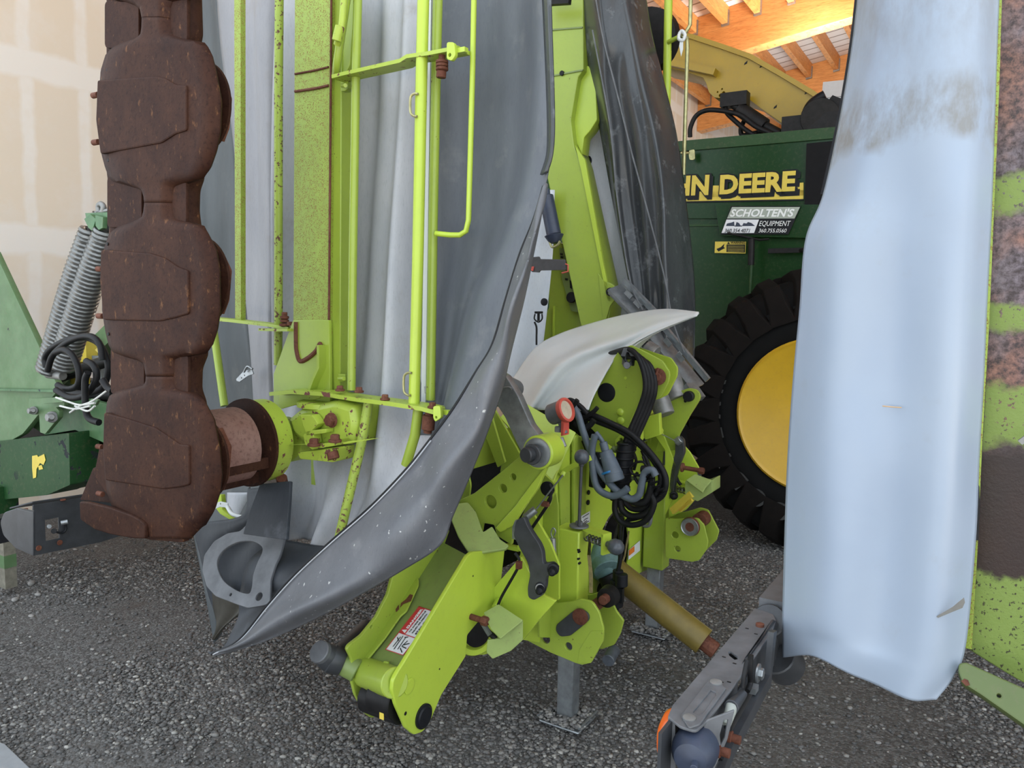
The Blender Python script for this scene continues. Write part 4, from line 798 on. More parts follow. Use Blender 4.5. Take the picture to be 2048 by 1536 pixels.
mk('fitting_collar', gmet, bf, cyl(on(637, 1302, PN(-.36)), on(645, 1306, PN(-.36)), .034))
mk('fitting_stub', olive, mw, cyl(on(684, 1325, PN(-.335)), on(715, 1342, PN(-.29)), .035))
# danger label
def wp(x, y, h=.0015): return on(x, y, (WPL[0]+wn*h, wn))
q = [(770, 1299), (806, 1311), (872, 1224), (838, 1212)]
lb = mk('danger_label', white, web, plate(q, (WPL[0]+wn*.002, wn), .001, bev=0), label='red and white DANGER label')
def lerp(u, v): return tuple((1-u)*((1-v)*np.array(q[0])+v*np.array(q[3]))+u*((1-v)*np.array(q[1])+v*np.array(q[2])))
LP = (WPL[0]+wn*.0035, wn)
mk('label_red_band', redl, lb, plate([lerp(0, .40), lerp(.36, .40), lerp(.36, 1), lerp(0, 1)], LP, .0005, bev=0),
   *[plate([lerp(*a_), lerp(*b_), lerp(*c_), lerp(*d_)], LP, .0005, bev=0) for a_, b_, c_, d_ in (((0, 0), (1, 0), (1, .012), (0, .012)), ((0, 0), (.03, 0), (.03, .4), (0, .4)), ((.97, 0), (1, 0), (1, 1), (.97, 1)), ((0, .39), (1, .39), (1, .405), (0, .405)), ((0, .985), (1, .985), (1, 1), (0, 1)))])
L2 = (WPL[0]+wn*.004, wn)
mk('label_heading', white, lb, text('', 'DANGER', None, 'geom', lerp(.31, .52), lerp(.31, .97), 7.0, L2, 0, .03, lift=.0005), plate([lerp(.30, .42), lerp(.06, .46), lerp(.30, .50)], L2, .0005, bev=0))
mk('label_lettering', black, lb, *[text('', s, None, 'geom', lerp(u, .46), lerp(u, e), h, L2, 0, .01, lift=.0005) for s, u, e, h in (('TO AVOID SERIOUS', .52, .95, 3.6), ('INJURY OR DEATH', .68, .90, 3.6), ('STAY CLEAR', .88, .93, 4.6))])
mk('label_pictogram', black, lb, *[rbar([on(*lerp(*p), L2) for p in s], .003, .0004, wn) for s in ([(.25, .1), (.25, .33)], [(.38, .06), (.33, .36)], [(.55, .08), (.50, .34)], [(.62, .12), (.85, .05)], [(.66, .16), (.9, .15)], [(.66, .2), (.88, .26)], [(.62, .16), (.7, .3)], [(.12, .3), (.3, .24)], [(.45, .34), (.6, .37)])])
# bent flange between arm and perforated lever
mk('bent_flange', limef, mw, plate([(902, 1008), (936, 1004), (952, 1024), (966, 1064), (984, 1052), (1000, 1078), (1018, 1090), (1012, 1098), (945, 1108), (936, 1104), (916, 1072), (903, 1040)], (on(950, 1106, PN(-.12)), unit(Z*.75+N*.25-W*.6)), .012, r=4, bev=.003), label='pale lime bent flange')  # pale tone carries skylight on this upward face
mk('flange_bolt', limeb, mw, (lambda c: cyl(c+W*.02, c-W*.012, .013))(on(1044, 1094, PW(-.30))), rbar([on(1012, 1092, PW(-.28)), on(1040, 1098, PW(-.29))], .02, .015))
# perforated lever plate
pv = mk('perforated_lever', lime, mw, plate([(906, 1006), (949, 986), (998, 947), (1037, 915), (1052, 893, 8), (1075, 887, 10), (1096, 900, 8), (1099, 915, 6), (1094, 930), (1075, 975), (1052, 1008), (1030, 1038), (1026, 1060), (1023, 1090), (994, 1072), (988, 1050), (966, 1046), (962, 1066), (945, 1042), (950, 1020), (936, 1022), (912, 1028)], PW(-.33), .014, r=3, holes=[(1026, 954, 7), (1006, 977, 9), (981, 1004, 14)], bev=.002), label='lime lever plate with round holes')
mk('lever_flange', limeb, pv, plate([(1088, 936), (1095, 930), (1074, 978), (1048, 1015), (1024, 1052), (1000, 1066), (990, 1056), (1030, 1012), (1062, 968)], PW(-.345), .02, r=3, bev=.003), label='bright bent edge of the lever')
mk('lever_backing', lime, pv, plate([(965, 985), (1000, 960), (1030, 935), (1045, 950), (1020, 985), (1000, 1020), (970, 1030)], PW(-.29), .01, r=4))
pc = on(1076, 905, PW(-.38))
mk('lever_pivot', limeb, mw, lathe(pc+W*.08, -W, [(0, .056), (.08, .056), (.084, .05), (.084, .02)], 36), label='lime pivot boss')
mk('galvanised_link_eye', galv, mw, lathe(pc+W*.02, -W, [(0, .052), (.012, .052), (.03, .048), (.034, .03)], 36))
hx = mk('pivot_bolt', gdark, mw, cyl(pc, pc-W*.065-N*.01, .025), cyl(pc-W*.035, pc-W*.045, .034), label='dark round bolt head')
gl = mk('galvanised_link', galv, mw, plate([(984, 795), (1000, 745), (1012, 752), (1035, 790), (1062, 850), (1090, 885), (1100, 905), (1094, 925), (1070, 930, 10), (1046, 912), (1030, 880), (1010, 835)], PW(-.36), .035, r=4, bev=.003), label='galvanised link bar')
mk('link_seam', steel, gl, tube([on(985, 790, PW(-.365)), on(1000, 778, PW(-.365)), on(1016, 774, PW(-.365)), on(1024, 778, PW(-.365))], .004))
mk('link_roller', gmet, mw, cyl(on(1012, 770, PW(-.28)), on(1030, 778, PW(-.18)), .034), label='grey round cylinder end')
# ---- headstock
hp = mk('headstock_panel', limeb, mw, plate([(1150, 864), (1160, 872), (1215, 884), (1262, 896), (1298, 880), (1303, 800), (1318, 800), (1326, 856), (1352, 890), (1352, 1040), (1345, 1110), (1290, 1142), (1240, 1165), (1200, 1185), (1120, 1205), (1075, 1100), (1060, 1062, 8), (1108, 1000, 8), (1112, 985, 8), (1107, 965)], PN(-.095), .010, r=3, bev=.003, holes=[(0, 0, 1, [(1205, 1060), (1217, 1036), (1232, 1018), (1246, 1020), (1255, 1050), (1260, 1090), (1255, 1130), (1240, 1160), (1222, 1165), (1208, 1140), (1202, 1100)])]), label='lime headstock front plate')
mk('headstock_fold', limeb, mw, plate([(1035, 797), (1152, 865), (1128, 915), (1107, 966), (1085, 940), (1045, 885), (1000, 835)], (on(1107, 966, PN(-.10)), unit(-W*.75+N*.45+Z*.5)), .010, r=2), label='pale lime sloping face')
mk('headstock_inner_plate', lime, mw, plate([(972, 838), (960, 830), (985, 812), (1042, 912), (1000, 945), (1002, 932)], PW(.0), .012, r=2), plate([(975, 805), (960, 845), (995, 935), (1010, 925)], PW(-.05), .012, r=2), plate([(905, 945), (918, 930), (935, 940), (941, 970), (938, 995), (905, 1005)], PW(-.2), .01, r=5, holes=[(925, 962, 2)]), plate([(1085, 945), (1110, 968), (1100, 1010), (1060, 1060), (1040, 1040), (1065, 985)], PW(-.12), .012, r=3))
mk('back_frame_shade', darkm, mw, mbox(-.75, -.3, -.1, .9, .55, .62), mbox(-.8, -.2, .1, .2, .75, .95), mbox(-.7, -.2, .6, .7, .5, 1.1), plate([(930, 850), (1010, 850), (1010, 1000), (930, 1000)], PW(.35), .05), mbox(-.9, -.12, .35, .55, .6, 1.0))  # frame bars, plus a dark plate standing in for the shadowed interior
mk('headstock_gusset', lime, mw, plate([(1060, 1062), (1112, 985), (1116, 1010), (1118, 1190), (1092, 1190), (1078, 1130)], PW(-.06), .010, r=2))
mk('inner_gearbox', teal, mw, ball(on(1205, 1120, PW(.42)), .085, 24, V(.8, .8, 1.1)), cyl(on(1200, 1100, PW(.44)), on(1215, 1140, PW(.38)), .06), label='teal gearbox nose')
mk('shaft_opening_shield', darkm, mw, lathe(on(1228, 1080, PN(-.16)), N, [(0, .13), (.05, .13), (.052, .10), (0, .09)], 36))
# stands
for i, (x0, x1, y0, yb, b0, lab, box_) in enumerate(((1119, 1190, 1055, 1190, 0, 'near', 0), (1290, 1345, 1000, 1140, .96, 'far', 1))):
    zt_ = (.765, 1.02)[i]; zb = (.42, .33)[i]
    c = MP(-.0 if i == 0 else -.03, b0, 0)
    sl_ = mk('stand_sleeve', lime if i else limeb, mw, box(c+Z*(zt_+zb)/2, .052, .046, (zt_-zb)/2), bevel=.006, label='square lime sleeve holding the %s stand' % lab)
    if i == 0: mk('sleeve_hole', darkm, sl_, *[cyl(p, p-W*.0, .005) if 0 else (lambda p: cyl(p+W*.01, p-W*.0008, .0045))(on(x, y, (c-W*.046, W))) for x, y in ((1156, 1100), (1157, 1104), (1156, 1118), (1158, 1127))])
    st = mk('stand_leg', galv, mw, box(c+Z*(zb+.2)/2+Z*.005, .034, .030, (zb+.2)/2-.005), bevel=.004, label='square galvanised stand leg, the %s one' % lab)
    f0 = c+Z*.012
    mk('foot_plate', galv, st, box(c+Z*.006, .085, .075, .005), bevel=.004)
    mk('foot_rim', galv, st, tube([c+N*a+W*b_+Z*.03 for a, b_ in ((.088, -.078), (.088, .075))], .005), tube([c+N*a+W*b_+Z*.028 for a, b_ in ((-.088, -.078), (-.088, .078))], .005))
    n = 420; aa = RNG.uniform(-.085, .085, n); bb2 = RNG.uniform(-.075, .075, n); kk = (abs(aa) > .036) | (abs(bb2) > .032); aa, bb2 = aa[kk], bb2[kk]
    Pp = c+N*aa[:, None]+W*bb2[:, None]+Z*(.014+.022*RNG.random(len(aa)))[:, None]
    pebbles('foot_gravel', Pp, .005+.006*RNG.random(len(aa)), .45+.55*RNG.random(len(aa)), st)
# knobbed rods and spring latches
def knobrod(x0, y0, x1, y1, b, r):
    p0, p1 = on(x0, y0, PW(b)), on(x1, y1, PW(b)); u = unit(p1-p0)
    t = mk('lever_rod', gdark, mw, cyl(p0, p1, .006, ch=.0005), cyl(p1-u*.012, p1, .010), label='upright rod with ball knob')
    mk('ball_knob', knob, t, ball(p1+u*r*.8, r)); return t
kr = knobrod(1158, 1052, 1163, 926, -.04, .028); P = on(1158, 1053, PW(-.02))
mk('rod_washer', gmet, kr, lathe(P, Z, [(0, .036), (.006, .036), (.008, .012)], 28), cyl(P, P+Z*.02, .014))
knobrod(1327, 930, 1334, 852, .88, .029)
for x, y, b in ((1205, 1085, -.03), (1372, 982, .86)):
    s = 1 if b < 0 else .85; pb = on(x, y, PW(b)); d_ = unit(N*.95-W*.3)
    lt = mk('spring_latch', limeb, mw, rbar([pb-d_*.075+Z*.03+W*.02, pb+d_*.005+Z*.03, pb+d_*.01-Z*.035], .05, .008, W) if 0 else box(pb-d_*.03+Z*.034, .05, .022, .005, d_, unit(np.cross(Z, d_)), Z), box(pb+d_*.018, .005, .022, .038, d_, unit(np.cross(Z, d_)), Z), label='lime latch bracket')
    A0 = pb-d_*.08; tt = np.linspace(0, 5, 60); a_, b_, _ = frame(d_)
    mk('latch_spring', spring, lt, tube(np.array([A0+d_*(.085*t/5)+.013*(math.cos(t*6.28)*a_+math.sin(t*6.28)*b_) for t in tt]), .0028, False, 6), cyl(A0, pb+d_*.03, .006))
    mk('latch_knob', knob, lt, lathe(pb+d_*.022, d_, [(0, .011), (.012, .013), (.02, .022), (.035, .0285), (.052, .0285), (.066, .02), (.072, .006)], 24))
# ---- black curved hook levers
BL = [(1027, 1072), (1030, 1050), (1033, 1040), (1047, 1033), (1055, 1053), (1067, 1072), (1078, 1088), (1084, 1103), (1086, 1128), (1103, 1125), (1114, 1137, 4), (1103, 1146), (1091, 1156), (1090, 1175), (1083, 1192, 5), (1067, 1201, 8), (1056, 1195, 6), (1055, 1175), (1060, 1150), (1055, 1125), (1040, 1098)]
hk = mk('hook_lever', gdark, mw, plate(BL, PW(-.42), .022, r=6, bev=.002), label='dark grey curved hook lever')
mk('lever_nut', black, hk, *[lathe(on(x, y, PW(-.42))+W*.01, unit(-W+N*.4), [(0, .019), (.014, .019), (.016, .013), (.045, .012), (.052, .005)], 16) for x, y in ((1104, 1138), (1079, 1175))])
mk('lever_washer', steel, hk, lathe(on(1079, 1175, PW(-.42))+W*.005, unit(-W+N*.4), [(0, .015), (.012, .015), (.013, .012)], 20))
mk('lever_guide', galv, hk, plate([(1024, 1078), (1024, 1055), (1030, 1040), (1036, 1040), (1032, 1080)], PW(-.40), .01, r=2))
mk('lever_backing', limeb, mw, plate([(1052, 1030), (1062, 1020), (1100, 1085), (1118, 1130), (1118, 1200), (1076, 1204), (1000, 1250), (985, 1215), (1006, 1170), (1040, 1110), (1044, 1080)], PW(-.20), .012, r=3), label='lime side plate behind the hook lever')
hk2 = mk('hook_lever', gdark, mw, plate([(1350, 880), (1358, 872), (1366, 880), (1368, 905), (1358, 930), (1350, 960), (1347, 990), (1338, 1000), (1336, 985), (1342, 940), (1350, 905)], PW(.80), .03, r=4, bev=.002), label='dark grey curved hook lever on the far side')
mk('lever_nut', black, hk2, *[lathe(on(x, y, PW(.80))+W*.01, unit(-W+N*.4), [(0, .019), (.014, .019), (.016, .013), (.04, .012), (.045, .005)], 16) for x, y in ((1346, 991),)])
def cable(pts, b, r=.0028, mat=None, nm='steel_cable', lab=None): return mk(nm, mat or galv, mw, tube([on(x, y, PW(b)) for x, y in pts], r, seg=8), label=lab)
cable([(1073, 1018), (1098, 985), (1126, 950)], -.26)
mk('cable_spring', galv, mw, cyl(on(1050, 1036, PW(-.29)), on(1071, 1019, PW(-.27)), .014), cyl(on(1352, 885, PW(.8)), on(1362, 878, PW(.8)), .018), label='short silver spring cylinder')
mk('cable_post', limeb, mw, rbar([on(x, y, PW(.06)) for x, y in ((1122, 948), (1132, 940), (1158, 926), (1180, 916))], .02, .02), cyl(on(1124, 952, PW(.04)), on(1128, 944, PW(.05)), .010), tube([on(x, y, PW(.75)) for x, y in ((1285, 872), (1300, 866), (1320, 860), (1318, 866))], .014))
cable([(1318, 866), (1335, 874), (1350, 882)], .78)
cable([(1100, 985), (1101, 998), (1092, 1015), (1064, 1056)], -.22, .006, rubber, 'black_cable')
cable([(1099, 968), (1103, 978), (1102, 990), (1096, 1002)], -.22, .005, rubber, 'black_cable')
cable([(1030, 1106), (1038, 1118), (1037, 1132), (1028, 1150), (1005, 1190), (996, 1210)], -.44, .005, rubber, 'black_cable')
mk('cable_clamp', rustd, mw, box(on(1091, 1008, PW(-.23)), .012, .01, .008), box(on(1038, 1130, PW(-.45)), .008, .008, .012))
mk('round_plug', black, mw, lathe(on(1096, 977, PW(-.21)), -W, [(0, .026), (.008, .026), (.010, .018)], 24))
cable([(1362, 970), (1355, 960), (1352, 945), (1360, 930), (1356, 920)], .84, .008, rubber, 'black_cable')
mk('return_spring', galv, mw, cyl(on(1107, 1120, PW(-.14)), on(1105, 1076, PW(-.14)), .012), tube([on(x, y, PW(-.14)) for x, y in ((1105, 1076), (1102, 1066), (1106, 1056), (1111, 1062), (1108, 1072))], .0025, seg=8), label='silver return spring')
# box cover, ring and rusty bolts
bxm = mk('latch_box', limef, mw, plate([(967, 1225), (997, 1208), (1046, 1240), (1000, 1277), (982, 1258)], (on(1000, 1240, PW(-.50)), unit(Z*.85-W*.6+N*.1)), .008, r=3), plate([(1000, 1278), (1046, 1241), (1046, 1280), (1022, 1302), (985, 1318), (973, 1305), (975, 1280), (998, 1277)], (on(1000, 1278, PW(-.50)), unit(N*.55-W*.8)), .008, r=2), label='pale lime box cover')
mk('box_plate', limeb, mw, plate([(944, 1226), (1030, 1126), (1042, 1112), (1062, 1150), (1086, 1190), (1112, 1202), (1078, 1240), (1046, 1280), (1010, 1300), (965, 1310), (950, 1310)], PW(-.38), .012, r=4, bev=.002), plate([(1046, 1200), (1078, 1205), (1078, 1285), (1046, 1280)], PW(-.14), .012, r=1), label='bright lime gusset')
mk('cable_end', limeb, mw, cyl(on(990, 1215, PW(-.42)), on(997, 1202, PW(-.38)), .012))
mk('roller_ring', limeb, mw, (lambda c: lathe(c, unit(N*.8-W*.6), [(-.05, .03), (-.05, .075), (-.01, .075), (.0, .068), (.0, .05), (-.02, .045)], 40))(on(952, 1272, PW(-.46))), (lambda c: lathe(c, unit(N*.8-W*.6), [(-.04, .06), (0, .062), (.004, .05)], 40))(on(934, 1262, PW(-.44))), label='lime guide ring')
mk('roller_core', darkm, mw, (lambda c: lathe(c, unit(N*.8-W*.6), [(-.04, .045), (-.008, .043), (-.004, .02)], 30))(on(956, 1272, PW(-.46))), tube([on(x, y, PW(-.50)) for x, y in ((966, 1245), (975, 1262), (992, 1277))], .010))
for pts, b in ((((913, 1224), (940, 1238), (972, 1243)), -.52), (((1366, 935), (1385, 938), (1405, 942)), .78)):
    p = [on(x, y, PW(b)) for x, y in pts]; u = unit(p[2]-p[0])
    mk('rusty_bolt', rustd, mw, cyl(p[0], p[2], .010), lathe(p[0]-u*.008, u, [(0, .018), (.003, .022), (.010, .020), (.012, .010)], 20), hexa(p[2]-u*.015, u, .016, .022), label='long rusty bolt')
    if b < 0: mk('bolt_link', gmet, mw, rbar([p[2]-u*.02, on(980, 1270, PW(b))], .012, .012))
    else: mk('bolt_link', gmet, mw, rbar([p[2]-u*.02, on(1400, 952, PW(b))], .012, .012))
# ---- lower link brackets
nb = [(1076, 1200), (1090, 1203), (1112, 1207), (1140, 1204), (1162, 1198), (1184, 1203, 8), (1198, 1225), (1207, 1258), (1206, 1283), (1182, 1326, 3), (1164, 1330), (1150, 1326), (1100, 1305), (1044, 1276), (1076, 1272)]
lbk = mk('lower_link_bracket', lime, mw, plate(nb, PW(-.10), .012, r=3, bev=.002, holes=[(1091, 1278, 10), (1137, 1293, 8)]), plate([(1118, 1180), (1150, 1187), (1180, 1190), (1200, 1184), (1218, 1192, 6), (1232, 1222), (1247, 1242, 3), (1240, 1268), (1228, 1290, 4), (1203, 1299, 4), (1180, 1290), (1120, 1240)], PW(.08), .012, r=3, bev=.002), plate([(1092, 1180), (1120, 1192), (1118, 1276), (1080, 1275), (1078, 1205)], PN(-.03), .01, r=2), label='near lime lower link bracket')
mk('bracket_lower_flange', lime, lbk, plate([(1155, 1328), (1158, 1300), (1182, 1262), (1206, 1262), (1206, 1283), (1182, 1326)], PW(-.103), .004, r=2))
mk('lock_tab', gdark, lbk, plate([(1112, 1250), (1146, 1222), (1160, 1217, 8), (1176, 1228, 8), (1178, 1240, 6), (1165, 1252), (1140, 1272), (1120, 1274, 9), (1111, 1262, 6)], PW(-.112), .012, r=6, bev=.003), label='dark grey locking tab')
P = on(1161, 1233, PW(-.115)); mk('lock_pin', rustd, lbk, cyl(P+W*.2, P-W*.006, .022), lathe(P, -W, [(0, .03), (.006, .03), (.008, .022)], 28))
P = on(1200, 1205, PW(-.06)); mk('link_bush', darkm, lbk, lathe(P+W*.05, W, [(0, .02), (0, .036), (.04, .040), (.04, .02)], 28)); mk('bush_core', rustd, lbk, cyl(P+W*.02, P+W*.1, .018))
mk('stop_pin', knob, mw, cyl(on(1228, 1300, PW(.1)), on(1216, 1322, PW(.02)), .024), label='dark plastic cap under the bracket')
fb = [(1331, 1036), (1350, 1038), (1375, 1037), (1395, 1036, 4), (1408, 1050), (1416, 1082), (1414, 1098), (1398, 1121, 3), (1384, 1124), (1331, 1116)]
fbk = mk('lower_link_bracket', lime, mw, plate(fb, PW(.86), .012, r=3, bev=.002, holes=[(1350, 1070, 7), (1355, 1098, 6)]), plate([(1340, 1020), (1365, 1025), (1385, 1020), (1400, 1015, 6), (1416, 1020), (1438, 1062, 4), (1433, 1080), (1408, 1105), (1345, 1100)], PW(1.04), .012, r=3, bev=.002, holes=[(0, 0, 1, [(1408, 1035), (1414, 1037), (1412, 1048), (1408, 1045)])]), label='far lime lower link bracket')
P = on(1381, 1053, PW(.855)); mk('link_pin', rustd, fbk, cyl(P+W*.2, P-W*.012, .024), lathe(P, -W, [(0, .045), (.006, .043), (.010, .036), (.002, .034)], 32), lathe(on(1398, 1042, PW(.93)), W, [(0, .02), (0, .035), (.07, .035), (.07, .02)], 24))
mk('pin_ring', galv, fbk, lathe(P-W*.008, -W, [(0, .040), (.004, .042), (.008, .040), (.004, .037)], 32))
mk('side_plate', limeb, mw, plate([(1340, 860), (1358, 880), (1380, 905), (1400, 940), (1402, 985), (1372, 1020), (1338, 1036), (1334, 900)], PW(.93), .012, r=3), plate([(1302, 860), (1322, 858), (1352, 930), (1345, 1000), (1330, 1030), (1330, 900)], PW(.80), .01, r=2), label='bright lime far side plate')
mk('latch_box', limef, mw, plate([(1372, 960), (1390, 948), (1424, 960), (1410, 975), (1405, 985)], (on(1400, 965, PW(.72)), unit(Z*.85-W*.6)), .008, r=2), plate([(1370, 962), (1403, 968), (1424, 960), (1424, 985), (1395, 1003), (1370, 990)], PW(.74), .12, r=2), label='lime box cover on the far side')
mk('yellow_strut', ylabel, mw, rbar([on(1345, 1022, PW(.78)), on(1384, 988, PW(.74))], .02, .03), rbar([on(1360, 1020, PW(.78)), on(1384, 998, PW(.74))], .012, .02))
# ---- tower with top link holes
tw = mk('tower_plate', lime, mw, plate([(1180, 815), (1200, 760), (1238, 700), (1262, 690), (1300, 708), (1325, 722), (1340, 745, 6), (1337, 765), (1322, 795, 5), (1300, 800), (1275, 815), (1262, 840), (1258, 880), (1240, 905), (1205, 880), (1175, 850)], PW(.38), .012, r=4, bev=.002), label='lime tower plate with large hole')
mk('tower_plate', limeb, mw, plate([(1265, 690), (1310, 706), (1342, 716), (1355, 735, 5), (1354, 752), (1335, 790, 5), (1318, 798), (1285, 805)], PW(.56), .012, r=4, bev=.002))
P = on(1213, 785, PW(.38)); mk('tower_hole_dark', black, tw, lathe(P+W*.005, -W, [(0, .04), (.006, .040), (.0075, .034)], 40), label='black disc standing in for the dark open hole')  # black disc laid on the plate as the dark of its hole
mk('tower_bolt', limeb, tw, *[(lambda p: lathe(p, -W, [(0, .015), (.006, .015), (.010, .008)], 20))(on(x, y, PW(.38))) for x, y in ((1241, 824), (1242, 841))], (lambda p: lathe(p, -W, [(0, .006), (.003, .006)], 12))(on(1251, 756, PW(.38))))
P = on(1318, 753, PW(.36)); mk('top_link_pin', rustd, mw, cyl(P+W*.03, P-W*.03, .018), lathe(P-W*.012, -W, [(0, .034), (.008, .034), (.010, .026)], 24), tube([P-W*.03+Z*.01, P-W*.03+Z*.035+N*.008], .006), label='rusty top link pin')
mk('hose_clamp', gmet, mw, rbar([on(x, y, PW(.33)) for x, y in ((1250, 728), (1248, 712), (1252, 700), (1262, 700), (1268, 712), (1262, 730))], .02, .02), cyl(on(1252, 729, PW(.36)), on(1254, 731, PW(.31)), .014), label='grey hose clamp')
mk('tower_upright', limeb, mw, plate([(1262, 850), (1270, 812), (1282, 800), (1282, 880), (1262, 905)], PW(.40), .03, r=3), plate([(1230, 880), (1245, 865), (1262, 880), (1258, 915), (1232, 910)], PW(.36), .02, r=3, holes=[(1242, 880, 4)]), plate([(1282, 838), (1318, 826), (1320, 870), (1290, 880)], PW(.55), .03, r=2))
mk('headstock_channel', lime, mw, plate([(1300, 830), (1310, 826), (1312, 880), (1302, 900)], PN(-.06), .01), plate([(1148, 880), (1152, 870), (1172, 880), (1172, 1040), (1148, 1050)], PN(-.075), .012, r=4), plate([(1120, 960), (1140, 930), (1140, 1050), (1122, 1060)], PN(-.085), .008, r=5))
mk('panel_hole', darkm, hp, *[(lambda p: cyl(p-N*.005, p+N*.0015, r))(on(x, y, PN(-.085))) for x, y, r in ((1178, 985, .010), (1177, 1005, .011), (1113, 1015, .004), (1151, 887, .003), (1252, 910, .004), (1253, 925, .004))])
mk('maker_sticker', white, mw, plate([(1163, 1032), (1180, 1022), (1180, 1044), (1163, 1052)], PN(-.072), .001, bev=0), label='small white maker sticker with black rim')
mk('sticker_print', black, mw, *[rbar([on(x, y, PN(-.0705)) for x, y in pp], .003, .0006, N) for pp in ([(1165, 1035), (1178, 1027)], [(1165, 1049), (1178, 1042)], [(1167, 1042), (1171, 1038), (1176, 1036)], [(1168, 1045), (1174, 1041)])])
mk('warning_sticker', white, mw, plate([(1257, 1101), (1280, 1081), (1280, 1101), (1257, 1120)], PN(-.09), .001, bev=0), label='white and orange warning sticker')
mk('sticker_orange_field', orangel, mw, plate([(1258, 1101), (1269, 1092), (1269, 1103), (1258, 1112)], PN(-.088), .001, bev=0))
mk('torn_edge', plain('bare_scratched_metal', (.30, .24, .10), .6, var=.5, sc=60), hp, rbar([on(x, y, PN(-.09)) for x, y in ((1258, 1062), (1253, 1090), (1250, 1110), (1240, 1140))], .005, .010), rbar([on(x, y, PW(-.02)) for x, y in ((1180, 1075), (1178, 1110), (1182, 1150), (1182, 1185))], .006, .012))
# ---- drive shaft
q0, q1 = on(1203, 1122, PW(.46)), on(1408, 1284, PW(.46)); u = unit(q1-q0)
ps = mk('drive_shaft', ptoy, mw, lathe(q0, u, [(0, .03), (0, .054), (.01, .056), (np.linalg.norm(q1-q0)-.02, .056), (np.linalg.norm(q1-q0), .055), (np.linalg.norm(q1-q0)-.01, .03)], 18), smooth=30, label='ochre drive shaft guard')
a_, b_, _ = frame(u)
mk('guard_rib', ptoy, ps, *[rbar([q0+.056*(math.cos(t)*a_+math.sin(t)*b_), q1+.056*(math.cos(t)*a_+math.sin(t)*b_)], .004, .006, math.cos(t)*a_+math.sin(t)*b_) for t in (3.6, 4.4)])
mk('splined_end', rustd, ps, lathe(q1-u*.05, u, [(0, .028), (.0, .034), (.105, .034), (.107, .028), (.108, .012)], 12), smooth=20, label='brown steel shaft end')
mk('shaft_clamp', darkm, ps, cyl(on(1213, 1150, PW(.4)), on(1232, 1190, PW(.4)), .04), cyl(on(1205, 1175, PW(.46)), on(1222, 1185, PW(.44)), .035))
# hanging connector
cn = mk('cable_connector', black, mw, cyl(on(1236, 1140, PW(.33)), on(1236, 1160, PW(.33)), .022), cyl(on(1235, 1160, PW(.33)), on(1232, 1212, PW(.33)), .030), cyl(on(1243, 1148, PW(.31)), on(1243, 1172, PW(.31)), .026), cyl(on(1232, 1212, PW(.33)), on(1228, 1225, PW(.33)), .016), box(on(1240, 1190, PW(.31)), .014, .01, .03), label='black hanging cable connector')
# ---- hoses
def hose(pts, b, r, mat=rubber, nm='hose', lab=None, db=None):
    n = len(pts); return mk(nm, mat, mw, tube([on(x, y, PW(b if db is None else b+(db-b)*i/(n-1))) for i, (x, y) in enumerate(pts)], r, seg=12), label=lab)
H1 = [(1205, 722), (1225, 714), (1255, 706), (1282, 716), (1297, 745), (1300, 780), (1290, 815), (1275, 850), (1262, 880), (1252, 915)]
for k in range(4):
    hb_ = (.50, .44, .34, .31, .30, .30, .30, .29, .28, .27)
    mk('hose', rubber, mw, tube([on(x+(k-1.5)*6.5*(1 if i > 2 else .2), y+(k-1.5)*(5 if i < 4 else 1), PW(hb_[i]+.01*k)) for i, (x, y) in enumerate(H1)], .0105, seg=12), label='black hydraulic hose over the tower')
slv = hose([(1254, 885), (1250, 915), (1246, 945), (1240, 975), (1236, 1000)], .27, .036, black, 'spiral_sleeve', 'thick black spiral sleeve')
p0, p1 = on(1254, 885, PW(.27)), on(1236, 1000, PW(.27)); cc = crs([on(x, y, PW(.27)) for x, y in ((1254, 885), (1250, 915), (1246, 945), (1240, 975), (1236, 1000))], 150)
sp3 = []
for i, c_ in enumerate(cc):
    t_ = unit(cc[min(i+1, 150)]-cc[max(i-1, 0)]); a_, b_, _ = frame(t_); th = i/150*8*2*math.pi; sp3.append(c_+.036*(math.cos(th)*a_+math.sin(th)*b_))
mk('sleeve_spiral', rubber, slv, tube(sp3, .005, False, 6))
